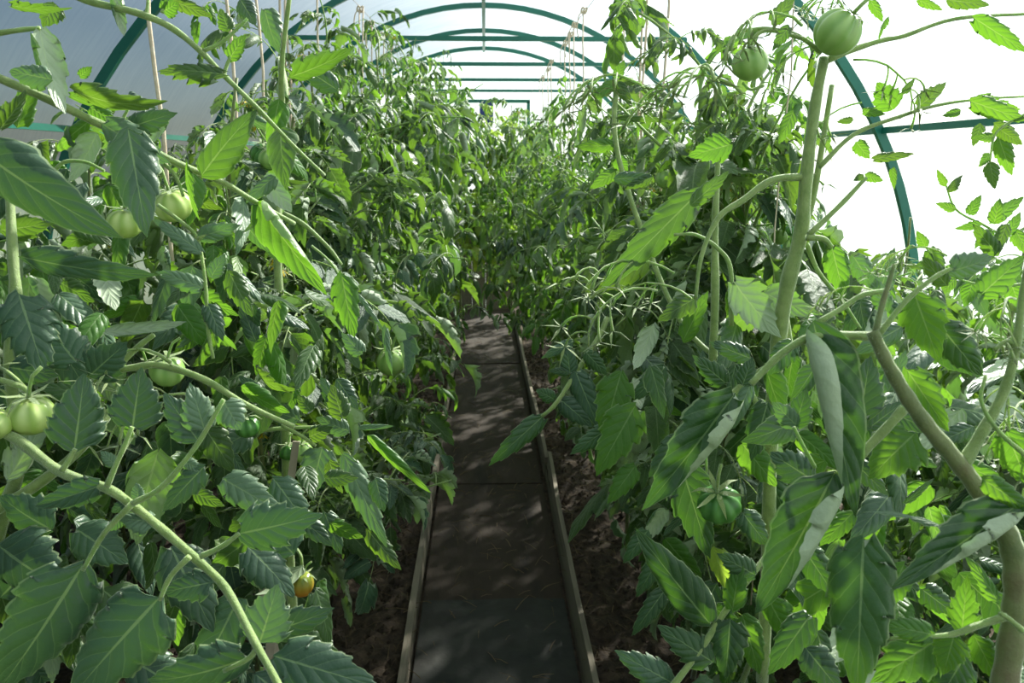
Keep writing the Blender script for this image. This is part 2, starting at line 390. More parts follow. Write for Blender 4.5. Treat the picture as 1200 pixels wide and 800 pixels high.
# ------------------------------------------------------------------ leaflets
def leaflet(b, mat, L, W, K=.6, bend=.6, teeth=.2, nt_=5, nu=10, nv=2, fold=.15, wave=.02, seed=0, mi=0, base=None, twist=0, puck=1):
    """a toothed blade in local space: base at the origin, along +Y, upper face +Z; W half width, K roll of the margins, bend droop of the tip"""
    r = random.Random(seed); ph = r.random(); ph2 = r.random(); wp = r.uniform(0, 6); rows = []
    pos = Vector((0, 0, 0)); ang = 0.0; dt = 1 / nu
    pk = .24
    for i in range(nu + 1):
        t = i * dt
        if i: ang -= bend * dt * (.6 + .8 * t); pos = pos + Vector((0, math.cos(ang), math.sin(ang))) * L * dt
        N = Vector((0, -math.sin(ang), math.cos(ang))); T = Vector((0, math.cos(ang), math.sin(ang)))
        if t < pk: wb = math.sin(PI / 2 * (t / pk)) ** .62 if t > 0 else .0
        else: wb = (math.cos(PI / 2 * ((t - pk) / (1 - pk)) ** 1.0) * .75 + (1 - (t - pk) / (1 - pk)) * .25) if t < 1 else 0
        wb = max(wb, .03 if i < nu else .0)
        row = []
        tw = twist * t
        for j in range(-nv, nv + 1):
            s = j / nv; side = ph if s < 0 else ph2
            x = (t ** .85 * nt_ + side) % 1.0; x2 = (t * nt_ * 2.6 + side * 3) % 1.0; tooth = ((1.25 * x * (1 - x ** 7) - .45) + .35 * (math.sin(6.28 * x2) * .5)) * teeth * (1.35 - 1.05 * t)
            ww = W * wb * (1 + (tooth if abs(s) == 1 else tooth * abs(s) ** 3))
            K_ = K if not isinstance(K, tuple) else (K[0] if s < 0 else K[1])
            a = ww * abs(s); kk = K_ / W * (.55 + .9 * abs(s) ** 2)
            if abs(K_) > .01: X = math.sin(kk * a) / kk; Z = -(1 - math.cos(kk * a)) / kk
            else: X, Z = a, 0
            Z += a * fold + wave * L * math.sin(t * 13 + wp + s * 2) * s * s * (.3 + wb * .7)
            Z += .007 * L * math.cos(2 * PI * ((t - .28 * abs(s)) * 6.5)) * math.sin(PI * min(1, abs(s) * 1.1)) * wb * puck
            X *= (1 if s > 0 else -1)
            if tw: X, Z = X * math.cos(tw) - Z * math.sin(tw), X * math.sin(tw) + Z * math.cos(tw)
            fw = L * tooth * .30 * abs(s) ** 2
            row.append(tr(mat, pos + Vector((X, 0, 0)) + N * Z + T * fw, b))
        rows.append(row)
    m = 2 * nv
    for i in range(nu):
        for j in range(m):
            uv = [((j) / m, i * dt), ((j + 1) / m, i * dt), ((j + 1) / m, (i + 1) * dt), (j / m, (i + 1) * dt)]
            b.face((rows[i][j], rows[i][j + 1], rows[i + 1][j + 1], rows[i + 1][j]), uv, mi)
    if base is not None: b.face((base[0], base[1], rows[0][nv]), mi=1)
    return rows
def tr(mat, v, b): return b.add(mat @ v) if mat is not None else b.add(v)

def frame(origin, direction, up):
    y = Vector(direction).normalized(); z = Vector(up); z = (z - y * z.dot(y))
    if z.length < 1e-5: z = y.orthogonal()
    z.normalize(); x = y.cross(z)
    m = Matrix((x, y, z)).transposed().to_4x4(); m.translation = origin
    return m

LVAR = []   # compound leaf variants: (joined mesh, rachis mesh, [(matrix, leaflet spec index)], tip, middle)
LFM = []    # shared leaflet meshes for the near leaves
def near_leaflet_bank():
    r = random.Random(77)
    for i in range(10):
        b = MB(); leaflet(b, None, 1, r.uniform(.26, .34), K=r.choice([-1.8, -1.0, .4, .8, 1.5]), bend=r.uniform(.2, 1.3), teeth=r.uniform(.25, .6), nt_=r.choice([4, 5, 6]), nu=26, nv=4, fold=r.uniform(-.05, .3), wave=.02, seed=i, twist=r.uniform(-.5, .5))
        LFM.append(b.mesh('leaflet', M['leaf']))
near_leaflet_bank()
LFB = []
for me in LFM:
    c = me.copy(); c.materials[0] = M['leaf_blue']; LFB.append(c)
def build_variant(seed, matk='leaf', far=False):
    r = random.Random(seed); R = r.uniform(.17, .30); b = MB(); nseg = 10
    droop = r.uniform(.9, 2.1); ang = r.uniform(.25, .7); sway = r.uniform(-.7, .7); pts = [Vector((0, 0, 0))]; dirs = []
    az = 0
    for i in range(nseg):
        d = Vector((math.sin(az) * math.cos(ang), math.cos(az) * math.cos(ang), math.sin(ang))); dirs.append(d)
        pts.append(pts[-1] + d * R / nseg); ang -= droop / nseg; az += sway / nseg
    rad = [.0026 * (1 - .6 * i / nseg) for i in range(nseg + 1)]
    rings = b.tube(pts, rad, 4, mi=1); br = MB(); br.tube(pts, rad, 5)
    specs = []
    npair = r.choice([2, 3, 3]); ts = [.34, .58, .8][-npair:] if npair < 3 else [.32, .56, .8]
    items = []
    for t in ts:
        for sd in (-1, 1): items.append((t + r.uniform(-.04, .04), sd, r.uniform(.30, .42) * (1.12 if .4 < t < .7 else .9), r.uniform(.8, 1.25)))
    for t in (.45, .68):
        for sd in (-1, 1):
            if r.random() < .7: items.append((t + r.uniform(-.03, .03), sd, r.uniform(.09, .16), r.uniform(.9, 1.4)))
    items.append((1.0, 0, r.uniform(.42, .56), 0))
    for t, sd, sz, aa in items:
        i = min(nseg, int(t * nseg)); d = dirs[min(i, nseg - 1)]; upv = (Vector((0, 0, 1)) - d * d.z).normalized(); sidev = d.cross(upv)
        dr = d * math.cos(aa) + sidev * sd * math.sin(aa) + Vector((0, 0, -1)) * r.uniform(0, .8) * (1 if sd else .4)
        nrm = upv + Vector((r.uniform(-.5, .5), r.uniform(-.5, .5), r.uniform(-.1, .3)))
        L = sz * R * 1.15
        org = pts[i] + dr.normalized() * (.012 if sz > .2 else .004)
        fm = frame(org, dr, nrm)
        K = r.choice([-2.4, -1.6, -.9, .4, .9, 1.6, 2.4]); 
        leaflet(b, fm, L, L * r.uniform(.21, .31), K=K, bend=r.uniform(.2, 1.9), teeth=r.uniform(.3, .7), nt_=4, nu=10 if sz > .2 else 5, nv=2 if sz > .2 else 1, puck=0, fold=r.uniform(-.05, .35), wave=.02, seed=r.randrange(9999), base=(rings[i][0], rings[i][1]), twist=r.uniform(-.6, .6))
        b2 = br; q = pts[i]; br.tube([q, org], .0012, 3)
        specs.append((fm @ Matrix.Scale(L, 4), r.randrange(len(LFM))))
    mats = [M[matk], M['stem']]
    me = b.mesh('leaf', mats)
    tip = pts[-1] + dirs[-1] * R * .4
    LVAR.append(dict(me=me, rach=br.mesh('leaf', M['stem']), specs=specs, tip=tip, mid=pts[nseg // 2]))
for i in range(18): build_variant(100 + i)
LMAIN = list(LVAR); LVAR = []
for i in range(6): build_variant(300 + i, 'leaf_bright')
LBR = LVAR; LVAR = []
for i in range(5): build_variant(400 + i, 'leaf_yellow')
LYE = LVAR; LVAR = []
for i in range(6): build_variant(500 + i, 'leaf_blue')
LBL = LVAR; LVAR = []
for i in range(4): build_variant(600 + i, 'leaf_pale')  # pale leaves mixed in; their colour paints sunlit faces
LBL += LVAR

# trusses: wiry stalks with spent calyxes
def truss_mesh(seed, n=6, L=.12):
    r = random.Random(seed); b = MB(); pts = [Vector((0, 0, 0))]; ang = .5; az = 0
    for i in range(8):
        pts.append(pts[-1] + Vector((math.sin(az) * .4, math.cos(ang), math.sin(ang))).normalized() * L / 8); ang -= r.uniform(.1, .35); az += r.uniform(-.5, .5)
    b.tube(pts, [.0018 - .0001 * i for i in range(9)], 4)
    ends = []
    for k in range(n):
        p = pts[3 + k * 5 // n]; a = r.uniform(0, 2 * PI); d = Vector((math.cos(a), .6, math.sin(a) * .5 + .2)).normalized()
        q = [p]; v = d.copy()
        for i in range(5): q.append(q[-1] + v * .008); v = (v + Vector((0, 0, -.38))).normalized()
        b.tube(q, [.001, .001, .0011, .0012, .0016, .002], 4); ends.append((q[-1], v))
        fm = frame(q[-1], v, Vector((1, .2, 0)))
        c0 = b.add(q[-1])
        for s in range(5):
            a = s * 2 * PI / 5; dd = Vector((math.cos(a), .25, math.sin(a))); sd = Vector((-math.sin(a), 0, math.cos(a)))
            ln = r.uniform(.014, .024); p1 = dd * ln * .5 + sd * .0016; p2 = dd * ln * .5 - sd * .0016; cv = r.uniform(-.6, .8)
            t_ = (dd * .6 + Vector((0, cv, 0)) * .6).normalized() * ln + dd * ln * .3
            b.face((c0, b.add(fm @ p1), b.add(fm @ t_), b.add(fm @ p2)))
    return b.mesh('fruit_truss', M['stem']), ends
TR = [truss_mesh(i, 5 + i % 3) for i in range(6)]
fl = MB()
for s in range(5):
    a = s * 2 * PI / 5; d = Vector((math.cos(a), .9, math.sin(a))); sd = Vector((-math.sin(a), 0, math.cos(a)))
    fl.face((fl.add((0, 0, 0)) if s == 0 else 0, fl.add(d * .007 + sd * .0025), fl.add(d * .013 + Vector((0, -.002, 0))), fl.add(d * .007 - sd * .0025)))
FLW = fl.mesh('flower', M['flower'])

def tomato_mesh(mat, ribs, depth, flat, seed):
    b = MB(); nr, ns = 14, 40; r = random.Random(seed); rings = []
    off = [r.uniform(.85, 1.15) for _ in range(ribs)]
    for i in range(nr + 1):
        a = PI * i / nr; z = math.cos(a) * flat; rr = math.sin(a)
        if z > 0: z -= .16 * math.exp(-(rr / .35) ** 2)
        row = []
        for k in range(ns):
            th = 2 * PI * k / ns; rb = abs(math.sin(th * ribs / 2 + .3)) ** .7; f = 1 - depth * (1 - rb) * (.35 + .65 * (max(0, z) + .3)) * off[int((th * ribs / (2 * PI))) % ribs]
            x = rr * f
            row.append(b.add((math.cos(th) * x, math.sin(th) * x, z)))
        rings.append(row)
    for i in range(nr):
        for k in range(ns): b.face((rings[i][k], rings[i + 1][k], rings[i + 1][(k + 1) % ns], rings[i][(k + 1) % ns]))
    # scale mesh later through the object; object-space colour expects metres, so bake a 25 mm radius
    b.v = [(x * .025, y * .025, z * .025) for x, y, z in b.v]
    return b.mesh('tomato', M[mat])
TM = {'pale': tomato_mesh('tomato', 8, .16, .86, 1), 'dark': tomato_mesh('tomato_dark', 9, .22, .85, 2), 'turn': tomato_mesh('tomato_turn', 6, .14, 1.15, 3), 'small': tomato_mesh('tomato_small', 6, .08, .95, 4), 'ribbed': tomato_mesh('tomato_small', 7, .3, .95, 5)}
cb = MB(); c0 = cb.add((0, 0, .021))
for s in range(6):
    a = s * PI / 3; d = Vector((math.cos(a), math.sin(a), 0)); sd = Vector((-math.sin(a), math.cos(a), 0)); prev = None
    q = [d * .008 + Vector((0, 0, .023)), d * .02 + Vector((0, 0, .0225)), d * .032 + Vector((0, 0, .025 if s % 2 else .012))]
    l = [cb.add(p + sd * w_) for p, w_ in zip(q, (.003, .0026, 0))]; rr = [cb.add(p - sd * w_) for p, w_ in zip(q[:2], (.003, .0026))]
    cb.face((c0, rr[0], l[0])); cb.face((l[0], rr[0], rr[1], l[1])); cb.face((l[1], rr[1], l[2]))
rg = cb.tube([(0, 0, .0205), (0.002, 0, .032), (.006, 0, .046), (.015, .003, .055)], .0022, 5)
CAL = cb.mesh('calyx', M['stem'])

def add_tomato(parent, pos, r, kind='pale', tilt=(0, 0), spin=0):
    m = Matrix.Translation(pos) @ Matrix.Rotation(tilt[0], 4, 'X') @ Matrix.Rotation(tilt[1], 4, 'Y') @ Matrix.Rotation(spin, 4, 'Z') @ Matrix.Scale(r / .025, 4)
    t = link('tomato', TM[kind], parent, Matrix.Translation(-Vector(parent.location)) @ m); link('calyx', CAL, t)
    return t
def add_truss(parent, pos, az, kind=None, flowers=0, scale=1, tilt=0):
    me, ends = TR[(kind if kind is not None else rng.randrange(6)) % 6]
    m = Matrix.Translation(Vector(pos) - Vector(parent.location)) @ Matrix.Rotation(az, 4, 'Z') @ Matrix.Rotation(tilt, 4, 'X') @ Matrix.Scale(scale, 4)
    o = link('fruit_truss', me, parent, m)
    for k in range(min(flowers, len(ends))): link('flower', FLW, o, frame(ends[k][0], ends[k][1], (1, .1, 0)))
    return o

# ------------------------------------------------------------------ ordinary plants
def gap(side, z, y):                    # how near to the middle of the path foliage may come
    t = min(1, max(0, (z - (.32 if y < 2.6 else .2)) / .4))
    g = (.38 - .38 * t) if side < 0 else (.42 - .27 * t)
    if y > 3.0: g -= min(1, (y - 3.0) / 1.8) * (.24 * t + .06)
    return g
def ok_point(p, side, near, maxz):
    if not inside(p, .07): return False
    if p.x * side < gap(side, p.z, p.y): return False
    if (p - CAM).length < near: return False
    if p.z > maxz: return False
    q = proj(p)
    if q and -80 < q[0] < 1280 and -80 < q[1] < 900:
        if q[2] < near: return False
        # the clear film above the right-hand outer row and the open roof over the beds stay open
        if q[0] > 985 and q[1] < 250 and q[2] < 3.2: return False
        if q[0] > 1015 and q[1] < 300 and p.y < 3: return False
    return True
NL = 0
def plant(x, y, top, label, group, nleaf, nshoot, near=1.0, three=False, blue=.2, bright=.15, yellow=0, tomatoes=2, trusses=3, lo=.12, lean=0, size=1.0, seed=0, leggy=0):
    global NL
    r = random.Random(seed); side = -1 if x < 0 else 1
    root = empty('tomato_plant', (x, y, 0), label, 'plant', group)
    ph = r.uniform(0, 6); st = []
    n = 16
    for i in range(n + 1):
        t = i / n; st.append(Vector((x + lean * t * t + .03 * math.sin(t * 7 + ph), y + .03 * math.cos(t * 6 + ph), .0 + top * t)))
    b = MB(); b.tube([p - root.location for p in smooth_path(st, 2)], [.0075 - .0045 * i / (2 * n) for i in range(2 * n + 1)], 7); b.obj('stem', M['stem_old'] if y < 9 else M['stem'], root)
    def at(t): 
        f = t * n; i = min(n - 1, int(f)); return st[i].lerp(st[i + 1], f - i)
    lines = [(at, 1.0, lo / top, nleaf)]
    for s in range(nshoot):
        for _try in range(12):
            t0 = r.uniform(.25, .85); p0 = at(t0); a = r.uniform(0, 2 * PI) if r.random() < .5 else (PI if side > 0 else 0) + r.uniform(-1.1, 1.1)
            L = r.uniform(.25, .6); pts = [p0]; v = Vector((math.cos(a), math.sin(a), r.uniform(.2, .9))).normalized(); dr = r.uniform(-.03, .16)
            for i in range(8): pts.append(pts[-1] + v * L / 8); v = (v + Vector((0, 0, -dr))).normalized()
            if all(ok_point(p, side, near, top + .1) for p in pts[3:]): break
        else: continue
        b = MB(); b.tube([p - root.location for p in pts], [.0042 - .0003 * i for i in range(9)], 5); b.obj('side_shoot', M['stem'], root)
        lines.append(((lambda t, q=pts: q[min(7, int(t * 8))].lerp(q[min(7, int(t * 8)) + 1], t * 8 - min(7, int(t * 8)))), .8, .1, int(5 + L * 12)))
    az = r.uniform(0, 6)
    for fn, sc_, t0, cnt in lines:
        for i in range(cnt):
            t = t0 + (1 - t0) * (i + r.random() * .8) / cnt; t = min(t, .995); p = fn(t); az += 2.4 + r.uniform(-.5, .5)
            for _try in range(5):
                rr = r.random()
                bank = LYE if rr < yellow else LBR if rr < yellow + bright else LBL if rr < yellow + bright + blue else LMAIN
                va = bank[r.randrange(len(bank))]
                s = sc_ * size * r.uniform(.75, 1.15) * (1 if p.z < top - .2 else .72)
                m = Matrix.Translation(p) @ Matrix.Rotation(az, 4, 'Z') @ Matrix.Rotation(r.uniform(-.35, .3) - (.35 if p.z < .5 else 0), 4, 'X') @ Matrix.Rotation(r.uniform(-.4, .4), 4, 'Y') @ Matrix.Scale(s, 4)
                tip = m @ va['tip']; mid = m @ va['mid']
                if ok_point(tip, side, near, top + .08) and ok_point(mid, side, near, top + .1): break
                az += 1.3
            else: continue
            m = Matrix.Translation(-root.location) @ m; NL += 1
            if three:
                o = link('leaf', va['rach'], root, m)
                bk = LFB if bank is LBL else LFM
                for fm, k in va['specs']: link('leaflet', bk[k], o, fm)
            else: link('leaf', va['me'], root, m)
    # leggy leaders and suckers standing clear of the mass
    for s in range(leggy):
        p0 = at(r.uniform(.7, .98)); a = r.uniform(0, 6.3); v = Vector((math.cos(a) * .45, math.sin(a) * .45, 1)).normalized(); L = r.uniform(.16, .42); pts = [p0]
        cvx, cvy = r.uniform(-.12, .12), r.uniform(-.12, .12)
        for i in range(8): pts.append(pts[-1] + v * L / 8); v = (v + Vector((cvx, cvy, -.06))).normalized()
        if not all(ok_point(q, side, near, top + .42) for q in pts[2:]): continue
        b = MB(); b.tube([p - root.location for p in pts], [.0036 - .00025 * i for i in range(9)], 5); b.obj('side_shoot', M['stem'], root)
        for i in range(int(3 + L * 12)):
            q = pts[min(8, 2 + i * 7 // int(3 + L * 12))]; bank = LBR if r.random() < .45 else LMAIN; va = bank[r.randrange(len(bank))]; az += 2.4
            m = Matrix.Translation(q - root.location) @ Matrix.Rotation(az, 4, 'Z') @ Matrix.Rotation(r.uniform(-.3, .6), 4, 'X') @ Matrix.Scale(r.uniform(.3, .62), 4)
            if ok_point(Matrix.Translation(root.location) @ m @ va['tip'], side, near, top + .5): link('leaf', va['me'], root, m)
        if r.random() < .6: add_truss(root, pts[4], r.uniform(0, 6), flowers=r.choice([0, 2, 4]), scale=r.uniform(.8, 1.2), tilt=r.uniform(-.3, .5))
    for i in range(tomatoes):
        z = r.uniform(.35, .75) if r.random() < .6 else r.uniform(.8, .95)
        p = at(z); a = r.uniform(0, 2 * PI) if i % 2 else (PI if side > 0 else 0) + r.uniform(-.8, .8) - (.8 * side)
        q = p + Vector((math.cos(a) * .07, math.sin(a) * .07, -.02))
        b = MB(); b.tube([v - root.location for v in smooth_path([p, p.lerp(q, .6) + Vector((0, 0, .06)), q + Vector((0, 0, .035))], 4)], .0018, 5); b.obj('fruit_stalk', M['stem'], root)
        add_tomato(root, q, r.uniform(.015, .026), r.choice(['small', 'small', 'pale', 'dark']), (r.uniform(-.3, .3), r.uniform(-.3, .3)), a)
    for i in range(trusses):
        p = at(r.uniform(.45, .97)); add_truss(root, p, r.uniform(0, 6), flowers=r.choice([0, 0, 2, 3]), scale=r.uniform(.8, 1.2), tilt=r.uniform(-.4, .5))
    return root
ORD = ['first', 'second', 'third', 'fourth', 'fifth', 'sixth', 'seventh', 'eighth', 'ninth', 'tenth', 'eleventh', 'twelfth', 'thirteenth']
IN_L = [1.55, 1.95, 2.35, 2.75, 3.2, 3.65, 4.1, 4.6, 5.1, 5.6, 6.15, 6.7, 7.3]
IN_R = [1.5, 1.9, 2.35, 2.74, 3.2, 3.65, 4.1, 4.6, 5.1, 5.6, 6.15, 6.7, 7.3]
OUT = [.55, 1.05, 1.6, 2.2, 2.8, 3.4, 4.0, 4.7, 5.4, 6.2, 7.0]
for si, (side, rowy) in enumerate(((-1, IN_L), (1, IN_R))):
    sn = 'left' if side < 0 else 'right'
    for i, y in enumerate(rowy):
        far = y > 4.9
        lab = (f'tall green tomato plant in the {sn} row beside the path, {ORD[len(rowy) - 1 - i]} from the end wall' if far else
               f'tall leafy tomato plant in the {sn} row beside the path, {ORD[i]} from the camera')
        top = (1.74 if side < 0 else 1.5) + .05 * math.sin(i * 2.1) + min(.15, .035 * max(0, y - 2.5))
        if side > 0 and y < 2: top = 1.52
        if side < 0 and y < 2: top = 1.55
        grp = f'far tomato plants of the {sn} inner row' if far else f'tomato plants of the {sn} inner row'
        plant(side * rng.uniform(.47, .56), y, top, lab, grp, 44, 10 if y < 5 else 7, near=1.05, three=y < 2.2, blue=.24 if side < 0 else .12,
              bright=.12 if side < 0 else .3, yellow=.0 if y < 4.8 else .3, size=.86, tomatoes=3 if y < 4.5 else 1, trusses=5 if side > 0 else 3, lo=.15 if side < 0 else .22,
              lean=side * -(.08 if y < 3.5 else .2), leggy=(9 if y < 3 else 1) if side > 0 else (3 if y > 2.5 else 2), seed=1000 + i + 50 * si)
    for i, y in enumerate(OUT):
        far = y > 4.9
        lab = (f'tomato plant in the outer row at the {sn} film, {ORD[len(OUT) - 1 - i]} from the end wall' if far else
               f'tomato plant in the outer row beside the {sn} film wall, {ORD[i]} from the camera')
        top = (1.2 if y < .9 else 1.5) if side < 0 else (1.1 if y < .9 else 1.25 if y < 2.5 else 1.35 if y < 3.6 else 1.6)
        grp = f'far tomato plants of the {sn} outer row' if far else f'tomato plants of the {sn} outer row'
        plant(side * rng.uniform(1.08, 1.2), y, top, lab, grp, 34, 6, near=1.1, three=False, blue=.25, bright=.2, yellow=.0 if y < 5 else .25,
              tomatoes=2 if y < 4 else 0, trusses=2, leggy=1, seed=2000 + i + 50 * si)
for side in (-1, 1):
    for i, y in enumerate([.7, 1.25, 1.8, 2.4, 3.0]):
        sn = 'left' if side < 0 else 'right'
        plant(side * 1.52, y, .95, f'low bushy tomato plant tight against the {sn} film, {ORD[i]} from the camera', f'low tomato plants against the {sn} film', 34, 7, near=1.1, blue=.3, tomatoes=0, trusses=1, lo=.04, seed=4000 + i + 50 * side)
# a few plants closing the far end of the path
for i, (x, y) in enumerate(((-.2, 7.2), (.22, 7.3), (.02, 7.5))):
    plant(x, y, 1.9, 'backlit yellow-green tomato plant standing across the far end of the path, ' + ('left of its middle', 'right of its middle', 'hindmost at the door')[i], 'plants across the end of the path', 46, 9, yellow=.4, trusses=2, tomatoes=0, lo=.06, seed=3000 + i)

# ------------------------------------------------------------------ near plants, leaf by leaf
def hroot(x, y, label): return empty('tomato_plant', (x, y, 0), label, 'plant', 'large tomato plants beside the camera')
PL = hroot(-.62, .95, 'near tomato plant at lower left with broad blue-green leaves and two pale ribbed fruits')
PL2 = hroot(-.75, 1.25, 'near tomato plant at the upper left with long arching shoots across the film')
PLM = hroot(-.42, 1.30, 'tomato plant with bare upright stem and rolled leaves by the left wooden stake')
PR = hroot(.62, .66, 'large near tomato plant at the lower right with a thick hairy bent stem')
PR2 = hroot(.36, 1.02, 'near tomato plant on the right with upright pale stem carrying green fruits at top')
PR3 = hroot(.33, 1.28, 'tomato plant on the right whose leaves hang over the path edging')
HSEED = 9000
def loc(root, p): return p - root.location
def hstem(root, pts, d, rpx, name='stem', mat='stem', n=5, parent=None):
    """stalk through photograph points (x, y[, depth]); rpx half width in pixels"""
    q = [P(p[0], p[1], p[2] if len(p) > 2 else d) for p in pts]; dd = [p[2] if len(p) > 2 else d for p in pts]
    path = smooth_path(q, n); m = len(path)
    if not isinstance(rpx, (list, tuple)): rpx = [rpx, rpx * .8]
    rad = []
    for i in range(m):
        f = i / (m - 1) * (len(rpx) - 1); k = min(len(rpx) - 2, int(f)); r0 = rpx[k] + (rpx[k + 1] - rpx[k]) * (f - k)
        g = i / (m - 1) * (len(dd) - 1); k = min(len(dd) - 2, int(g)); dep = dd[k] + (dd[k + 1] - dd[k]) * (g - k); rad.append(r0 * dep / FPX * (1 + .06 * math.sin(i * 1.3)))
    b = MB(); b.tube([loc(root, p) for p in path], rad, 10)
    return b.obj(name, M[mat], parent or root)
def A_shaded(root, a): return root.name in (PR.name, PR3.name) and a[1] > 370  # near right leaves that take the green with painted shade
def hleaf(root, a, t, d, wpx, roll=0, K=.8, bend=.5, teeth=.35, nt_=5, mat='leaf_blue', d2=None, parent=None, fold=.12, twist=0, wave=.018, stalk=None):
    """one blade from photograph point a to t; roll 0 shows its upper face, 180 its underside"""
    global HSEED; HSEED += 1
    if mat == 'leaf' and A_shaded(root, a): mat = 'leaf_shaded'
    A = P(a[0], a[1], d); T = P(t[0], t[1], d2 or d)
    L = (T - A).length; y = (T - A).normalized(); face = (CAM - A.lerp(T, .5)).normalized()
    z = (face - y * face.dot(y)).normalized(); z = Matrix.Rotation(math.radians(roll), 3, y) @ z
    W = wpx * .5 * d / FPX
    chord = 1 - bend * bend / 24; L2 = L / chord
    # aim the blade so that its bent tip still lands on t
    x = y.cross(z); y2 = (Matrix.Rotation(bend * .45, 3, x) @ y); z2 = Matrix.Rotation(bend * .45, 3, x) @ z
    m = frame(A, y2, z2); b = MB()
    leaflet(b, None, L2, W * (1 + .12 * abs(K if not isinstance(K, tuple) else K[0] + K[1])), K=K, bend=bend, teeth=teeth, nt_=nt_, nu=40, nv=7, fold=fold, wave=wave, seed=HSEED, twist=twist)
    if stalk:
        inv = m.inverted(); b.tube([inv @ P(s[0], s[1], s[2] if len(s) > 2 else d) for s in stalk] + [Vector((0, 0, 0))], 1.7 * d / FPX, 6, mi=1)
    par = parent or root
    wm = Matrix.Translation(-root.location) @ m
    o = link('leaflet' if parent else 'leaf', b.mesh('leaflet' if parent else 'leaf', [M[mat], M['stem']]), par, wm)
    return o
B_, PA, LF, BR, YE = 'leaf_blue', 'leaf_pale', 'leaf', 'leaf_bright', 'leaf_yellow'

# --- lower left compound leaf
D = .72
main = hstem(PL, [(-30, 490, .8), (20, 515, .78), (70, 552, .75), (125, 572), (155, 592), (190, 620), (230, 655), (265, 690), (300, 755, .68), (325, 800, .66), (345, 850, .64)], D, [6.5, 5.5, 5, 4], 'leaf')
for pts in ([(155, 590), (122, 625), (97, 668)], [(222, 652), (200, 675), (187, 703)], [(235, 652), (260, 640), (280, 625)], [(155, 590), (190, 570), (230, 522), (262, 468)], [(303, 757), (290, 772), (262, 786)], [(125, 570), (140, 535), (155, 500)], [(72, 552), (80, 540), (88, 526)]):
    hstem(PL, pts, D - .01, [3.6, 2.6], 'leaf_stalk', parent=main)
def H(a, t, w, **k): return hleaf(PL, a, t, k.pop('d', D), w, parent=main, **k)
H((97, 662), (-5, 812), 100, roll=-12, K=.7, bend=.5, teeth=.3, nt_=7)
H((187, 700), (85, 815), 104, roll=8, K=.8, bend=.45, teeth=.32, nt_=7)
H((280, 625), (378, 602), 62, roll=10, K=.6, teeth=.45)
H((292, 770), (172, 796), 60, roll=-30, K=.8, bend=.7)
H((248, 682), (190, 694), 38, roll=0, K=.5)
H((304, 754), (326, 684), 62, roll=0, K=.5, bend=.3, mat=PA)
H((320, 768), (448, 806), 66, roll=0, K=.6)
H((312, 742), (392, 712), 46, roll=15, K=.8, d=.75)
H((300, 790), (372, 850), 60, roll=0)
H((87, 528), (99, 436), 66, roll=6, K=.5, bend=.25, teeth=.25, nt_=6, d=.74)
H((155, 503), (166, 430), 62, roll=-8, K=.45, bend=.2, teeth=.28, nt_=6, d=.74)
H((120, 568), (40, 594), 36, roll=-10, K=.6, bend=.3)
H((232, 516), (192, 460), 44, roll=0, K=.6, bend=.3)
H((240, 505), (222, 448), 42, roll=14, K=.6, bend=.3, mat=PA)
H((262, 470), (282, 504), 44, roll=0, K=.8, bend=.6, mat=PA)
H((240, 546), (190, 600), 34, roll=10, K=.7)
H((135, 545), (118, 528), 18, mat=PA); H((150, 588), (130, 600), 18); H((145, 605), (128, 622), 18, mat=PA); H((162, 585), (160, 565), 17, mat=PA)
H((180, 612), (140, 608), 34, mat=PA, roll=20); H((215, 540), (238, 552), 18, mat=PA)
# leaves behind and around the compound leaf
for a, t, w, k in [((0, 640), (80, 690), 90, dict(roll=30)), ((60, 620), (0, 580), 60, dict(roll=-30)), ((185, 530), (160, 640), 70, dict(mat=BR, roll=160)), ((200, 640), (250, 740), 70, {}),
                   ((120, 690), (200, 760), 60, dict(mat=LF)), ((345, 650), (300, 600), 55, dict(roll=-10)), ((260, 560), (330, 600), 46, dict(mat=PA)), ((0, 700), (60, 640), 60, {}),
                   ((340, 750), (400, 770), 50, dict(mat=LF)), ((90, 620), (150, 660), 60, {}), ((10, 560), (60, 470), 40, dict(mat=LF, roll=150)), ((370, 690), (385, 760), 36, dict(mat=LF, roll=-30)),
                   ((320, 560), (365, 620), 44, {}), ((290, 640), (345, 700), 56, dict(mat=B_, roll=-15)), ((280, 700), (230, 800), 60, {}), ((150, 770), (250, 830), 60, {}), ((380, 560), (420, 560), 24, dict(mat=LF)),
                   ((10, 430), (70, 440), 40, dict(mat=B_)), ((110, 470), (40, 450), 34, dict(mat=LF, roll=40)), ((60, 390), (110, 470), 50, dict(mat=B_))]:
    hleaf(PL, a, t, rng.uniform(.86, .98), w, **k)
# fruit at the left edge
hstem(PL, [(-20, 440), (10, 448), (30, 456), (36, 470)], .8, [4, 3], 'fruit_stalk')
add_tomato(PL, P(36, 486, .80), 27 * .80 / FPX, 'pale', (.15, .1), .3); add_tomato(PL, P(-6, 497, .78), 21 * .78 / FPX, 'pale', (.1, -.1), 1.1)
hstem(PL, [(-20, 690, 1.0), (5, 600, .98), (22, 540, .95), (12, 430, .95), (18, 350, .95), (15, 300, .96), (10, 200, 1.0)], .95, [9, 8, 7, 5], 'stem')
hstem(PL, [(-10, 600, .95), (40, 570, .95), (90, 530, .96), (140, 470, 1.0)], .95, [7, 5], 'side_shoot')
hstem(PL, [(105, 440), (160, 430), (190, 428), (240, 445), (290, 475), (345, 500)], .95, [4, 4.5, 3], 'side_shoot')
hstem(PL, [(135, 432), (160, 408), (180, 392)], .95, [4, 3], 'side_shoot')
hleaf(PL, (105, 440), (150, 400), .93, 50, mat=B_, roll=0, K=.4); hleaf(PL, (90, 425), (50, 375), .92, 60, mat=B_, teeth=.5, roll=0)
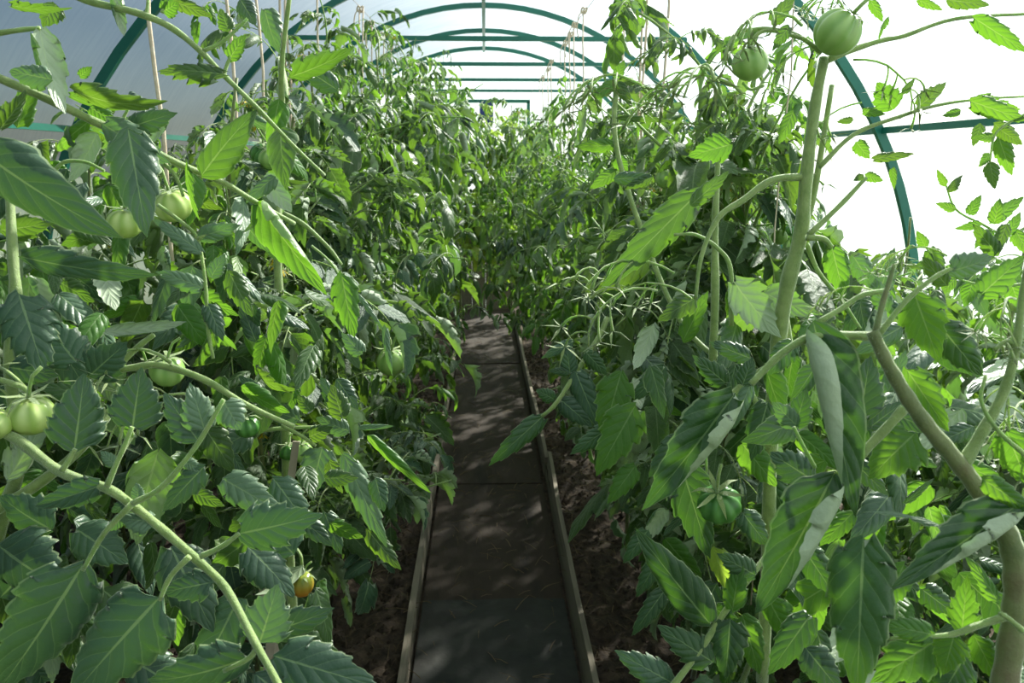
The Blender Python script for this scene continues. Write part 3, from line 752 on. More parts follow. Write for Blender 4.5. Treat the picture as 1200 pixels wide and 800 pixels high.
add_tomato(PL, P(196, 434, .97), 20 * .97 / FPX, 'small', (.2, .2)); add_tomato(PL, P(290, 500, 1.05), 15 * 1.05 / FPX, 'dark', (.1, -.1))
add_truss(PL, P(200, 425, .93), 1.2, 2, 0, 1.2); add_truss(PL, P(30, 455, .84), 1.0, 3, 0, 1.1); add_truss(PL, P(250, 470, .95), 2.2, 1, 0, 1.2)

# --- upper left
D = .95
s1 = hstem(PL2, [(-30, 80, .85), (0, 92, .86), (60, 118, .88), (110, 142, .9), (150, 160, .92), (205, 190, .95), (260, 213, 1.0), (300, 237, 1.05), (345, 262, 1.1)], D, [5, 5, 4, 2.5], 'side_shoot')
s2 = hstem(PL2, [(60, -20, .95), (100, 0), (160, 15), (200, 32), (235, 60), (262, 88), (300, 125), (345, 172, 1.0), (380, 205, 1.05)], D, [4.5, 4, 3, 2], 'side_shoot')
for x in ([(-25, 175), (145, 280), 78, dict(d=.66, roll=18, K=.7, bend=.6, teeth=.12, nt_=3, mat=B_)], [(150, 150), (172, 279), 60, dict(d=.78, roll=0, K=.6, bend=.3, mat=B_, teeth=.25)],
          [(236, 206), (302, 128), 52, dict(d=.95, roll=-25, K=.9, bend=.4, mat=LF, teeth=.15)], [(46, 33), (76, 134), 46, dict(d=.85, roll=150, K=1.2, bend=.4, mat=B_)],
          [(12, 6), (84, 9), 20, dict(d=.85, roll=50, K=.5, mat=LF)], [(66, 5), (50, 32), 30, dict(d=.88, mat=LF, roll=20)], [(262, 87), (184, 84), 30, dict(d=.94, mat=LF, teeth=.8, roll=30)],
          [(268, 36), (258, 10), 22, dict(mat=LF)], [(268, 70), (288, 40), 22, dict(mat=BR)], [(190, 14), (210, 3), 26, dict(mat=BR)], [(134, -8), (146, 42), 24, dict(roll=160, mat=PA, K=1.6)],
          [(60, 93), (10, 84), 34, dict(d=.8, mat=PA, roll=10)], [(84, 104), (198, 118), 34, dict(d=.9, mat=LF, roll=35, bend=1.1, K=.9)], [(80, 112), (152, 128), 22, dict(d=.96, roll=60, mat=LF)],
          [(120, 145), (200, 192), 44, dict(d=.9, mat=PA, roll=10)], [(150, 150), (208, 132), 34, dict(d=.92, mat=B_, roll=-10)], [(105, 125), (140, 148), 26, dict(mat=BR, d=.93)],
          [(93, 90), (108, 78), 14, dict(mat=BR)], [(300, 236), (384, 346), 44, dict(d=1.05, mat=BR, roll=10, K=(-2.0, .4), bend=.3, teeth=.15)], [(22, 300), (190, 322), 40, dict(d=.84, mat=B_, roll=25, K=.7, teeth=.2, nt_=7)],
          [(238, 337), (182, 318), 26, dict(d=.9, mat=PA, roll=10)], [(22, 344), (52, 436), 72, dict(d=.82, mat=B_, teeth=.8, roll=0)], [(232, 278), (282, 263), 26, dict(d=.95, mat=PA)],
          [(236, 296), (178, 256), 24, dict(d=.93, mat=PA, roll=20)], [(247, 325), (264, 297), 22, dict(mat=PA)], [(243, 355), (262, 400), 26, dict(mat=B_)], [(268, 318), (296, 372), 30, dict(mat=LF, d=1.05)],
          [(124, 389), (219, 377), 22, dict(mat=PA, roll=165, K=1.2, d=.95)], [(218, 190), (236, 262), 20, dict(mat=BR, d=.95, roll=70)], [(200, 0), (250, 20), 20, dict(mat=LF, d=1.0)],
          [(310, 10), (328, 62), 34, dict(mat=PA, roll=30, d=1.05, K=1.0)], [(0, 150), (30, 105), 30, dict(mat=LF, d=.8, roll=40)], [(282, 0), (300, 30), 26, dict(mat=B_, d=1.0)], [(340, 90), (415, 55), 34, dict(mat=LF, d=1.2, roll=30)],
          [(395, 105), (345, 72), 30, dict(mat=B_, d=1.3)], [(20, 150), (40, 90), 30, dict(mat=BR, d=.9)], [(0, 270), (60, 262), 40, dict(mat=LF, d=1.0)], [(60, 230), (120, 262), 36, dict(mat=LF, d=1.05)]):
    kk = x[3]; hleaf(PL2, x[0], x[1], kk.pop('d', .95), x[2], **kk)
hstem(PL2, [(185, 240), (215, 262), (232, 282), (241, 335), (243, 380), (250, 420)], .95, [2.4, 2], 'leaf_stalk')
hstem(PL2, [(-10, 40, .85), (25, 35), (47, 33)], .85, [3.5, 2.5], 'leaf_stalk')
for pts in ([(238, 60), (262, 48), (290, 22)], [(190, 15), (192, 10), (200, 0)], [(150, 160), (145, 140), (150, 128)], [(60, 118), (58, 105), (54, 95)], [(158, 12), (170, 18), (174, 0)], [(262, 88), (266, 76), (270, 66)], [(60, 205), (75, 190), (100, 190), (122, 200)], [(190, 190), (205, 205), (215, 230)], [(232, 280), (242, 275), (248, 272)]):
    hstem(PL2, pts, .95, [2.6, 1.8], 'leaf_stalk')
add_tomato(PL2, P(146, 262, 1.02), 20 * 1.02 / FPX, 'pale', (.1, .1)); add_tomato(PL2, P(203, 241, 1.0), 22 * 1.0 / FPX, 'pale', (.3, -.1), 2)
b = MB(); b.tube([loc(PL2, q) for q in smooth_path([Vector((-.75, 1.25, 0)), P(-60, 400, 1.15), P(-40, 200, 1.1), P(-30, 80, .85)], 6)], .006, 8); b.obj('stem', M['stem_old'], PL2)
hstem(PL2, [(340, -10, 1.2), (330, 80, 1.25), (332, 160, 1.3)], 1.2, [2.5, 4], 'side_shoot')

# --- middle left plant with the bare stem
hstem(PLM, [(345, 760, 1.45), (338, 620, 1.42), (335, 520, 1.4), (334, 430, 1.4), (328, 360, 1.4), (325, 280, 1.4), (328, 200, 1.42), (334, 110, 1.45), (328, 70, 1.5)], 1.4, [6, 5.5, 5, 3.5], 'stem')
hstem(PLM, [(335, 436, 1.38), (350, 434), (362, 440), (374, 448)], 1.35, [4, 3], 'side_shoot')
hstem(PLM, [(332, 250), (355, 262), (385, 290), (400, 310)], 1.35, [3, 2], 'leaf_stalk'); hstem(PLM, [(365, 288), (385, 305), (402, 330), (406, 345)], 1.3, [1.6, 1.3], 'leaf_stalk')
hstem(PLM, [(300, 505, 1.15), (330, 502, 1.15), (372, 500, 1.15)], 1.15, [3, 2], 'leaf_stalk'); hstem(PLM, [(330, 498), (352, 510), (370, 522)], 1.12, [2.6, 2], 'leaf_stalk')
for x in ([(351, 492), (306, 476), 34, dict(mat=PA)], [(408, 505), (370, 489), 26, dict(mat=PA)], [(378, 523), (363, 582), 40, dict(mat=PA, K=.4, bend=.2)], [(403, 533), (454, 642), 34, dict(mat=PA, K=.8)],
          [(430, 510), (506, 578), 22, dict(mat=BR, roll=35, K=1.7, teeth=.05, bend=.2)], [(420, 501), (462, 499), 11, dict(mat=PA, K=1.8, teeth=.05)], [(402, 490), (388, 450), 30, dict(mat=LF)],
          [(402, 488), (375, 440), 26, dict(mat=B_)], [(340, 448), (306, 438), 20, dict(mat=PA)], [(344, 448), (342, 480), 20, dict(mat=BR)], [(365, 482), (348, 462), 20, dict(mat=LF)], [(362, 512), (390, 500), 24, dict(mat=LF)],
          [(400, 320), (415, 400), 34, dict(mat=BR, K=.6)], [(420, 345), (450, 388), 10, dict(mat=PA, K=2)], [(450, 380), (460, 440), 14, dict(mat=PA, roll=30, K=1.8)], [(300, 600), (268, 622), 30, dict(mat=LF)],
          [(440, 560), (450, 600), 26, dict(mat=B_)], [(395, 445), (420, 480), 26, dict(mat=B_)], [(310, 470), (280, 440), 26, dict(mat=B_)], [(300, 400), (280, 350), 22, dict(mat=B_)], [(312, 395), (300, 440), 24, dict(mat=BR)],
          [(425, 415), (400, 390), 24, dict(mat=PA)], [(430, 620), (470, 668), 26, dict(mat=LF)], [(380, 600), (400, 650), 30, dict(mat=B_)], [(345, 600), (390, 640), 30, dict(mat=B_)]):
    kk = x[3]; hleaf(PLM, x[0], x[1], kk.pop('d', 1.13 + rng.uniform(-.03, .06)), x[2], **kk)
add_tomato(PLM, P(458, 424, 1.7), 17 * 1.7 / FPX, 'small', (.1, .1)); add_tomato(PLM, P(354, 684, 1.25), 14 * 1.25 / FPX, 'turn', (.1, .15)); add_tomato(PLM, P(354, 530, 1.35), 13 * 1.35 / FPX, 'small'); add_tomato(PLM, P(338, 530, 1.36), 11 * 1.36 / FPX, 'dark')
hstem(PLM, [(345, 640, 1.3), (352, 650), (354, 664)], 1.26, [2, 2], 'fruit_stalk'); hstem(PLM, [(440, 380, 1.7), (455, 395, 1.7), (458, 406, 1.7)], 1.7, [2, 2], 'fruit_stalk')

# --- right: upright pale stem with fruits at its top
PRS = hstem(PR2, [(893, 800, 1.05), (900, 650, 1.04), (903, 520, 1.02), (912, 400, 1.0), (924, 330, .98), (939, 270, .97), (945, 205, .96), (955, 125, .96), (966, 68, .96)], 1, [7, 8, 9, 8.5, 7, 5.5], 'stem')
hstem(PR2, [(925, 420, 1.03), (918, 340, 1.02), (935, 280, 1.0), (952, 235, .99), (975, 100, .99)], 1, [6, 5, 4, 3], 'stem')
hstem(PR2, [(943, 207), (905, 211), (870, 235), (842, 255), (822, 300), (815, 350)], .96, [4.5, 4, 3, 2.2], 'side_shoot')
hstem(PR2, [(966, 72), (1000, 58), (1035, 47), (1060, 42), (1120, 22), (1210, 16)], .96, [4, 3, 2.4, 1.8], 'side_shoot')
hstem(PR2, [(960, 196), (1000, 158), (1050, 138), (1100, 123), (1150, 116), (1200, 113)], .95, [3, 2, 1.2], 'leaf_stalk')
hstem(PR2, [(948, 275), (985, 240), (1015, 208)], .95, [3.5, 2.4], 'leaf_stalk'); hstem(PR2, [(963, 62), (935, 42), (900, 34), (870, 36)], .96, [3, 2.5], 'side_shoot')
hstem(PR2, [(945, 278), (965, 280), (975, 290)], .95, [4, 3], 'leaf_stalk'); hstem(PR2, [(835, 430), (838, 350), (838, 260), (843, 160)], 1.15, [5, 5, 4, 3], 'stem')
hstem(PR2, [(945, 285), (960, 320), (985, 350), (1008, 385)], .98, [3, 2], 'leaf_stalk')
hstem(PR2, [(856, 330, 1.0), (856, 380), (850, 300), (835, 285), (800, 273)], 1.0, [3, 2], 'leaf_stalk') if False else hstem(PR2, [(857, 382), (856, 315), (840, 290), (815, 275), (790, 275)], 1.0, [3, 2.5, 1.8], 'leaf_stalk')
hstem(PR2, [(895, 100), (880, 105), (870, 97)], .96, 2, 'fruit_stalk'); hstem(PR2, [(940, 45), (905, 36), (888, 40), (880, 54)], .95, [2.4, 2.2], 'fruit_stalk')
add_tomato(PR2, P(879, 74, .95), 21 * .95 / FPX, 'small', (.1, -.2), .5); t = add_tomato(PR2, P(982, 38, .93), 28 * .93 / FPX, 'ribbed', (.35, .55), .5)
for x in ([(822, 222), (700, 344), 44, dict(d=1.02, mat=LF, K=.6, bend=.3, teeth=.25, nt_=7)], [(762, 300), (695, 345), 36, dict(d=1.06, mat=LF)], [(1046, 128), (1028, 96), 34, dict(mat=BR, K=.4)], [(1074, 126), (1109, 96), 24, dict(mat=LF, roll=30)],
          [(1058, 110), (1072, 92), 10, dict(mat=LF)], [(1010, 130), (1038, 134), 12, dict(mat=BR)], [(1003, 166), (1019, 186), 20, dict(mat=BR)], [(1022, 186), (1072, 180), 13, dict(mat=LF)], [(1000, 140), (980, 143), 10, dict(mat=LF)],
          [(1136, 118), (1205, 142), 26, dict(mat=BR, d=.9)], [(1140, 116), (1198, 128), 22, dict(mat=BR, d=.93, roll=40)], [(1126, 130), (1104, 136), 12, dict(mat=BR)], [(1140, 20), (1205, 62), 26, dict(mat=BR, d=.9)], [(1110, 0), (1160, 6), 20, dict(mat=LF)],
          [(1075, 0), (1105, 12), 12, dict(mat=BR)], [(904, 28), (932, -6), 22, dict(mat=LF)], [(857, 169), (806, 183), 34, dict(mat=BR, K=.4, d=1.0)], [(1012, 205), (1000, 212), 10, dict(mat=LF)], [(1014, 205), (1035, 212), 14, dict(mat=BR)], [(1046, 196), (1048, 222), 10, dict(mat=BR)],
          [(1030, 345), (1048, 290), 28, dict(mat=PA)], [(1000, 300), (1025, 340), 30, dict(mat=PA)], [(975, 290), (990, 350), 34, dict(mat=BR)], [(860, 330), (915, 395), 50, dict(mat=LF, roll=160, K=.5)], [(925, 30), (905, 60), 18, dict(mat=LF)],
          [(880, 420), (830, 400), 26, dict(mat=B_)], [(810, 240), (855, 200), 22, dict(mat=LF)], [(930, 130), (912, 170), 20, dict(mat=BR, d=1.1)], [(1170, 160), (1186, 206), 24, dict(mat=BR, d=.95)], [(1150, 145), (1140, 172), 16, dict(mat=LF)], [(1165, 145), (1198, 170), 22, dict(mat=LF)],
          [(1020, 0), (1035, 26), 14, dict(mat=BR)], [(1040, 20), (1030, 48), 12, dict(mat=BR, roll=60)], [(720, 210), (765, 206), 18, dict(mat=B_, d=1.2)], [(765, 206), (730, 222), 16, dict(mat=LF, d=1.2)]):
    kk = x[3]; hleaf(PR2, x[0], x[1], kk.pop('d', .95 + rng.uniform(-.02, .03)), x[2], **kk)
for (x, y, a, s, tl) in ((985, 55, 1.2, 1.0, -.2), (1000, 70, 4.6, 1.0, -.5), (940, 30, 2.0, 1.3, 0), (870, 110, 1.6, 1.3, .2), (1010, 120, 1.2, .9, -.7), (790, 320, 1.4, 1.3, 0), (770, 340, 2.0, 1.3, -.3), (810, 350, .8, 1.2, 0), (845, 110, 2.5, 1.3, .3), (760, 110, 2.0, 1.3, .2), (990, 15, .3, 1, .5)):
    add_truss(PR2, P(x, y, .95 if x > 840 else 1.02), a, None, 0, s * .9, tl)

# --- lower right: thick hairy stem
D = .66
BS = hstem(PR, [(1022, 388), (1045, 435), (1080, 490), (1125, 545), (1165, 600), (1188, 650), (1190, 720), (1176, 810), (1165, 900)], D, [7, 9, 10.5, 13.5, 15, 14], 'stem', n=10, mat='stem_old')
hstem(PR, [(1128, 545), (1150, 508), (1176, 460), (1190, 410), (1198, 350), (1205, 300)], D, [8, 6, 5, 3], 'side_shoot')
hstem(PR, [(1024, 394), (990, 393), (950, 395), (915, 415), (880, 450)], D + .02, [5.5, 5, 4], 'leaf_stalk'); hstem(PR, [(1030, 392), (1062, 352), (1095, 325), (1120, 312)], D, [3.5, 2.6], 'leaf_stalk')
hstem(PR, [(1026, 390), (1033, 360), (1042, 330), (1048, 310)], D, [4, 2.5], 'leaf_stalk', mat='stem_old'); hstem(PR, [(958, 378), (985, 362), (1010, 346), (1040, 340)], D + .05, [3.6, 3], 'leaf_stalk')
hstem(PR, [(1180, 722), (1145, 733), (1120, 742), (1095, 745), (1040, 748)], D - .02, [4.5, 3.5, 2], 'leaf_stalk'); hstem(PR, [(1200, 740), (1185, 727), (1172, 718)], D - .03, 3.5, 'leaf_stalk')
hstem(PR, [(1060, 478), (1040, 500), (1012, 530), (1000, 545)], D + .05, [6, 5], 'side_shoot'); hstem(PR, [(1200, 420), (1182, 400), (1165, 410)], D, [3, 2.5], 'leaf_stalk')
hstem(PR, [(1210, 540), (1170, 505), (1150, 470), (1155, 440)], D - .02, [3, 2], 'leaf_stalk'); hstem(PR, [(955, 548), (940, 520), (930, 500)], D + .05, [2.6, 2], 'leaf_stalk')
hstem(PR, [(1215, 260, .95), (1180, 275), (1150, 262), (1120, 245), (1108, 215)], .95, [2, 1.4, 1], 'leaf_stalk')
hstem(PR, [(1215, 330, .9), (1170, 335), (1120, 325), (1085, 290)], .9, [2, 1.4, 1], 'leaf_stalk')
hstem(PR, [(1210, 130, .9), (1180, 145), (1165, 160), (1160, 190)], .9, [2, 1.4, 1], 'leaf_stalk')
for a, t, w_ in (((1150, 262), (1118, 268), 12), ((1162, 268), (1142, 292), 16), ((1180, 275), (1196, 248), 16), ((1165, 262), (1172, 232), 18), ((1120, 245), (1096, 238), 12), ((1112, 225), (1128, 205), 14), ((1135, 252), (1150, 228), 14), ((1190, 270), (1205, 300), 20), ((1108, 218), (1098, 198), 10),
                 ((1120, 325), (1100, 345), 20), ((1100, 305), (1072, 312), 16), ((1085, 290), (1074, 270), 14), ((1140, 330), (1130, 360), 22), ((1165, 335), (1150, 312), 20), ((1185, 332), (1196, 362), 24), ((1165, 160), (1140, 162), 14), ((1160, 190), (1166, 222), 18), ((1172, 152), (1196, 168), 16), ((1160, 180), (1146, 196), 12)):
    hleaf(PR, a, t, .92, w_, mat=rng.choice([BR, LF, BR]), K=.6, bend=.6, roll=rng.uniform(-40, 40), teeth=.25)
# hairs on the stems
def hairs(root, pts, d, n, spread, name='stem_hairs'):
    b = MB(); path = smooth_path([P(p[0], p[1], d) for p in pts], 12)
    for _ in range(n):
        i = rng.randrange(len(path) - 1); p = path[i].lerp(path[i + 1], rng.random()); t = (path[i + 1] - path[i]).normalized()
        v = Vector((rng.gauss(0, 1), rng.gauss(0, 1), rng.gauss(0, 1))); v = (v - t * v.dot(t)).normalized()
        r0 = spread * d / FPX; q = loc(root, p + v * r0 * .8); e = q + v * rng.uniform(.0015, .004); s = t * .00012
        b.face((b.add(q - s), b.add(q + s), b.add(e)))
    o = b.obj(name, M['leaf_pale'], root); o['kind'] = 'stuff'
hairs(PR, [(1022, 388), (1045, 435), (1080, 490), (1125, 545), (1165, 600)], D, 1500, 9); hairs(PR, [(1128, 545), (1150, 508), (1176, 460), (1190, 410), (1198, 350)], D, 1500, 6); hairs(PR, [(1026, 390), (1033, 360), (1042, 330)], D, 350, 3.5)
for x in ([(953, 376), (1003, 606), 64, dict(d=.68, mat=LF, roll=-10, K=(.3, -3.0), bend=.25, teeth=.04, nt_=6)], [(1072, 345), (1100, 424), 52, dict(mat=BR, K=.4, d=.72)], [(1008, 490), (1020, 416), 48, dict(mat=B_, K=.5, d=.72)],
          [(1072, 508), (1018, 562), 62, dict(mat=BR, K=.3, d=.74, roll=10)], [(1062, 432), (1112, 506), 40, dict(mat=BR, K=.5, d=.73)], [(1020, 500), (1060, 470), 30, dict(mat=B_, d=.74)], [(977, 556), (884, 720), 66, dict(mat=LF, d=.68, K=(-2.6, .5), bend=.3, teeth=.15, roll=-15)],
          [(1012, 630), (1004, 815), 84, dict(mat=LF, d=.64, K=.7, bend=.35, teeth=.3, nt_=6)], [(1198, 588), (1043, 690), 52, dict(mat=LF, d=.62, roll=-10, K=(-2.6, .4), bend=.2, teeth=.25)], [(1102, 616), (1008, 600), 12, dict(d=.66, roll=60, mat=PA)],
          [(1127, 740), (1134, 674), 34, dict(mat=BR, K=.3, d=.66)], [(1170, 706), (1128, 648), 22, dict(mat=BR, d=.65, roll=30)], [(1097, 744), (1028, 730), 34, dict(mat=BR, d=.64)], [(1100, 748), (1020, 800), 60, dict(mat=BR, d=.68, K=.4)], [(1118, 745), (1105, 790), 40, dict(mat=BR, d=.66, K=.4)],
          [(1142, 745), (1170, 800), 34, dict(mat=BR, d=.68)], [(1150, 560), (1210, 600), 30, dict(mat=BR, d=.62)], [(1180, 505), (1205, 570), 50, dict(mat=BR, d=.66)], [(1112, 318), (1163, 300), 36, dict(mat=PA, d=.66, roll=20, bend=.8)], [(1040, 365), (1018, 320), 26, dict(mat=PA, d=.74)],
          [(1100, 380), (1150, 440), 50, dict(mat=LF, d=.8)], [(1110, 335), (1080, 300), 26, dict(mat=LF, d=.76)], [(1090, 290), (1105, 330), 24, dict(mat=LF, d=.9)], [(1150, 345), (1200, 300), 40, dict(mat=BR, d=.8)], [(1160, 260), (1200, 230), 20, dict(mat=BR, d=1.0)], [(1170, 300), (1140, 262), 26, dict(mat=LF, d=.9, K=1)],
          [(1180, 262), (1165, 300), 18, dict(mat=LF, d=.9)], [(952, 562), (902, 530), 50, dict(mat=B_, d=.76, teeth=.5)], [(935, 500), (905, 470), 30, dict(mat=PA, d=.78)], [(932, 500), (945, 455), 34, dict(mat=LF, d=.78)], [(1000, 600), (960, 640), 26, dict(mat=BR, d=.72)], [(1040, 460), (1062, 410), 26, dict(mat=PA, d=.8)],
          [(1000, 540), (1040, 580), 28, dict(mat=B_, d=.78)], [(1140, 500), (1096, 520), 26, dict(mat=B_, d=.74)], [(1060, 590), (1095, 560), 10, dict(mat=LF, d=.8)], [(1000, 720), (1045, 760), 40, dict(mat=LF, d=.75)], [(1060, 660), (1030, 720), 40, dict(mat=BR, d=.78)], [(1080, 690), (1120, 720), 34, dict(mat=LF, d=.85)],
          [(940, 640), (980, 700), 40, dict(mat=LF, d=.8)], [(950, 720), (900, 790), 44, dict(mat=LF, d=.8)], [(1130, 770), (1100, 820), 50, dict(mat=LF, d=.75)], [(945, 760), (985, 810), 46, dict(mat=B_, d=.76)]):
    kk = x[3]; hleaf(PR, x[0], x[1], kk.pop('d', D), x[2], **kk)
for (x, y, a, s, tl) in ((1190, 350, 2.2, 1.0, -.3), (1185, 440, 2.6, .9, -.3), (1200, 470, 2.2, .9, -.5), (1030, 345, 1, .7, 0), (1110, 300, 1, .8, 0)): add_truss(PR, P(x, y, .72), a, None, 0, s * .8, tl)

# --- right: leaves over the path edging
D = .95
c1 = hstem(PR3, [(782, 812, .86), (820, 762, .87), (850, 716, .88), (880, 675, .9), (905, 640, .94), (925, 600, 1.0)], .9, [4, 3.5, 3], 'leaf')
for a, t, w_, k in [((833, 732), (744, 618), 54, dict(mat=LF, K=.8, bend=.3, teeth=.15, roll=-12)), ((836, 776), (769, 732), 42, dict(mat=LF, K=.6)), ((856, 724), (850, 796), 46, dict(mat=LF, K=.5)), ((788, 800), (720, 762), 40, dict(mat=B_, K=.8)), ((886, 674), (840, 648), 34, dict(mat=LF)), ((858, 716), (868, 655), 32, dict(mat=BR)), ((900, 700), (935, 760), 40, dict(mat=BR, roll=20))]:
    hleaf(PR3, a, t, .87, w_, parent=c1, **k)
c2 = hstem(PR3, [(712, 372, 1.35), (700, 398, 1.34), (678, 432, 1.32), (652, 472, 1.3), (635, 488, 1.3)], 1.3, [3.5, 3, 2.2], 'leaf')
for a, t, w_, k in [((638, 486), (572, 546), 28, dict(mat=LF, bend=.5)), ((674, 434), (702, 502), 34, dict(mat=B_, bend=.3)), ((657, 468), (694, 500), 30, dict(mat=B_)), ((668, 438), (664, 402), 24, dict(mat=B_)), ((672, 400), (634, 420), 16, dict(mat=B_)), ((650, 468), (628, 456), 20, dict(mat=LF)), ((668, 436), (642, 434), 12, dict(mat=LF)), ((686, 412), (712, 440), 22, dict(mat=LF))]:
    hleaf(PR3, a, t, 1.31, w_, parent=c2, **k)
for x in ([(862, 460), (752, 598), 56, dict(d=.88, mat=LF, K=(-2.4, .4), roll=-18, bend=.3, teeth=.2)], [(797, 540), (832, 655), 54, dict(d=.95, mat=LF, K=.4)], [(852, 450), (811, 416), 28, dict(d=.92, mat=LF, K=.5)], [(745, 474), (698, 558), 50, dict(d=1.1, mat=BR, K=.4)], [(728, 436), (704, 520), 44, dict(d=1.15, mat=BR, K=.4)],
          [(716, 500), (668, 532), 26, dict(d=1.15, mat=LF)], [(880, 450), (856, 505), 26, dict(d=.9, mat=PA, K=1.4)], [(870, 452), (882, 418), 26, dict(d=.9, mat=LF)], [(745, 545), (712, 590), 30, dict(d=1.1, mat=BR)], [(800, 510), (760, 560), 34, dict(d=1.05, mat=LF)], [(835, 640), (862, 700), 32, dict(d=.98, mat=YE, roll=20)],
          [(760, 620), (730, 660), 24, dict(d=1.1, mat=LF)], [(775, 650), (745, 700), 26, dict(d=1.05, mat=LF)], [(870, 600), (900, 640), 34, dict(d=.95, mat=B_)], [(780, 430), (740, 470), 30, dict(d=1.15, mat=LF)], [(800, 400), (830, 340), 26, dict(d=1.1, mat=BR)], [(930, 400), (900, 440), 34, dict(d=.9, mat=LF)],
          [(900, 470), (880, 540), 40, dict(d=.98, mat=LF)], [(780, 690), (740, 745), 26, dict(d=1.0, mat=LF)], [(870, 720), (890, 790), 40, dict(d=.95, mat=BR)], [(810, 800), (850, 830), 40, dict(d=.9, mat=LF)], [(870, 520), (910, 570), 40, dict(d=1.0, mat=BR)]):
    kk = x[3]; hleaf(PR3, x[0], x[1], kk.pop('d', D), x[2], **kk)
for a, t, w_ in (((722, 95), (689, 120), 16), ((724, 96), (741, 126), 15), ((722, 92), (732, 70), 14), ((724, 94), (748, 98), 10), ((722, 138), (798, 142), 8), ((720, 170), (672, 172), 18), ((722, 185), (736, 200), 20), ((722, 200), (690, 222), 18)):
    hleaf(PR3, a, t, 1.28, w_, mat=rng.choice([LF, BR]), K=.6, bend=.6, teeth=.2)
b = MB(); b.tube([loc(PR3, q) for q in smooth_path([Vector((.33, 1.28, 0)), P(905, 700, 1.1), P(905, 560, 1.08), P(880, 460, 1.1), P(800, 380, 1.2), P(752, 270, 1.25), P(722, 170, 1.28), P(722, 92, 1.3)], 6)], .0042, 8); b.obj('stem', M['stem'], PR3)
hstem(PR3, [(850, 470, .92), (862, 458), (890, 435), (925, 425)], .93, [3.5, 4], 'leaf_stalk'); hstem(PR3, [(828, 555, 1.0), (828, 500), (840, 470)], 1.0, [1.5, 1.5], 'fruit_stalk')
add_tomato(PR3, P(843, 590, .9), 26 * .9 / FPX, 'dark', (.5, -.3), .6)

# fill the near lower corners with leaves that stand behind the singled-out ones
for root, x0, x1, y0, y1, n, dl, dh, mats in ((PL, -40, 390, 330, 800, 130, .98, 1.25, (B_, LF, LF, BR)), (PR, 880, 1240, 330, 800, 120, .84, 1.3, (LF, BR, LF, B_)), (PR3, 740, 960, 330, 800, 80, 1.05, 1.4, (LF, BR, LF)), (PL2, -40, 330, 110, 400, 90, 1.05, 1.35, (B_, LF, PA, BR))):
    for _ in range(n):
        x, y = rng.uniform(x0, x1), rng.uniform(y0, y1); d = rng.uniform(dl, dh)
        if root is PL and x > 330 and y > 690: continue
        if root is PR3 and y > 640 and x < 800: continue
        a = rng.uniform(.3, 2.8); L = rng.uniform(38, 78) / d ** .5
        q = P(x + math.cos(a) * L, y + math.sin(a) * L, d)
        if not inside(q, .04) or not inside(P(x, y, d), .04): continue
        side = -1 if x < 600 else 1
        if q.x * side < .14 or q.z < .05: continue
        hleaf(root, (x, y), (x + math.cos(a) * L, y + math.sin(a) * L), d, L * rng.uniform(.45, .62), roll=rng.uniform(-60, 60) if rng.random() < .75 else rng.uniform(120, 240), K=rng.choice([.4, .8, 1.4]), bend=rng.uniform(.2, .9), mat=rng.choice(mats), teeth=rng.uniform(.08, .34), nt_=rng.choice([3, 4, 5, 6]), d2=d * rng.uniform(.93, 1.07))

# ------------------------------------------------------------------ wires, twine, stakes
for sx, lab in ((-.52, 'thin sagging wire running above the left bed, twine tied to it'), (.44, 'thin sagging wire running above the right bed, twine tied to it')):
    pts = [Vector((sx, -.5 + 8.4 * i / 40, 2.045 - .02 * abs(math.sin(i * .3)))) for i in range(41)]
    b = MB(); b.tube(pts, .0013, 4); tag(b.obj('overhead_wire', M['wire']), lab, 'wire', 'overhead wires')
def twine(x, y, ztop, zbot, label, grp, dbl=1, bow=True, r=.0034, xb=None):
    e = empty('twine', (x, y, ztop), label, 'twine', grp)
    for k in range(dbl):
        off = (k - .5) * .012 if dbl > 1 else 0; b = MB(); n = 10
        b.tube([Vector((off * (1 + .6 * math.sin(i * .9 + k * 2)) + ((xb or x) - x) * i / n + .004 * math.sin(i * 1.7 + x * 9), .003 * math.sin(i * 2.3), -(ztop - zbot) * i / n)) for i in range(n + 1)], r, 5); b.obj('strand', M['twine'], e)
    if bow:
        b = MB(); b.tube(smooth_path([(0, 0, .004), (.014, 0, .01), (.006, .006, -.012), (-.012, 0, -.006), (-.004, -.005, .012), (.004, 0, -.01)], 3), r * 1.1, 5); b.obj('knot', M['twine'], e)
        b = MB(); b.tube(smooth_path([(0, 0, 0), (-.02, 0, -.02), (-.028, .003, -.07), (-.022, 0, -.11)], 4), r * .8, 5); b.obj('loose_end', M['twine'], e)
k = 0
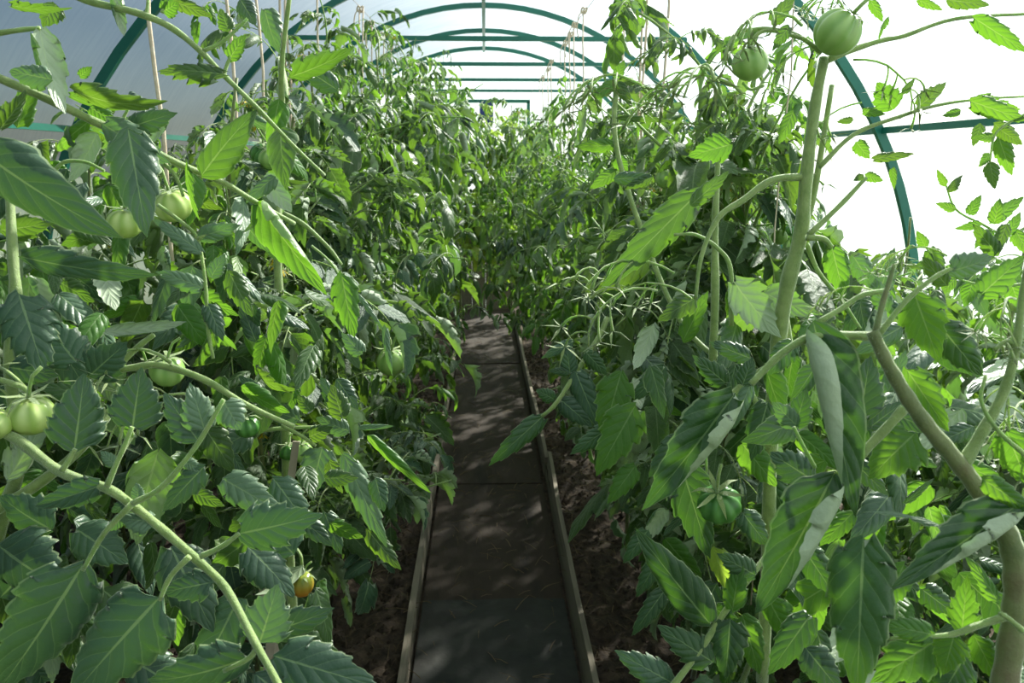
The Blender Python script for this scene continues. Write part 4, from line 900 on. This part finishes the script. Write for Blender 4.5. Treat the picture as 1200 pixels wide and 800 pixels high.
for i, y in enumerate([1.32, 1.68, 2.04, 2.3, 2.75, 3.6, 3.97, 4.3, 4.75, 5.3]):
    twine(-.52 + rng.uniform(-.02, .02), y, 2.03, rng.uniform(.7, 1.1) if y > 1.5 else 1.2, f'pale twine tied to the wire over the left bed, {ORD[i]} from the camera', 'twines over the left bed', dbl=2 if i in (3, 5) else 1)
for i, y in enumerate([2.05, 2.35, 2.74, 3.6, 3.97, 4.25, 4.56, 5.35, 5.8, 6.3]):
    twine(.44 + rng.uniform(-.015, .015), y, 2.03, rng.uniform(.7, 1.0), f'pale twine tied to the wire over the right bed, {ORD[i]} from the camera', 'twines over the right bed', dbl=2 if i in (2, 1) else 1)
q = P(930, 0, 1.3); twine(q.x, q.y, q.z + .15, .5, 'single thin twine hanging beside the upright pale stem on the right', 'twines over the right bed', r=.0014, bow=False)
def stake(a, c, d, wpx, label, d2=None):
    A, B = P(a[0], a[1], d), P(c[0], c[1], d2 or d); dr = (B - A).normalized(); B = A + dr * ((A.z + .02) / -dr.z) if dr.z < 0 else B
    w_ = wpx * d / FPX; m = frame(A, B - A, CAM - A); L = (B - A).length; b = MB()
    rows = []
    for i in range(9):
        t = i / 8; s = 1 if i else .8
        rows.append([b.add((sx * w_ / 2 * s + .002 * math.sin(i), L * t, sz * w_ * .3)) for sx, sz in ((-1, -1), (1, -1), (1, 1), (-1, 1))])
    for p, q in zip(rows, rows[1:]):
        for j in range(4): b.face((p[j], p[(j + 1) % 4], q[(j + 1) % 4], q[j]))
    b.face(rows[0][::-1]); b.face(rows[-1]); o = b.obj('wooden_stake', M['stake'], smooth=False); o.matrix_world = m
    tag(o, label, 'stake', 'wooden stakes beside the plants')
stake((347, 517), (326, 690), 1.15, 10, 'weathered grey wooden stake standing among the pale leaves on the left')
stake((283, 552), (300, 640), 1.2, 9, 'short pale wooden stake standing behind the large blue-green leaves')
stake((905, 410), (893, 820), 1.12, 9, 'tall pale wooden stake standing behind the upright stem on the right')
print('leaf objects', NL, 'objects', len(bpy.data.objects))
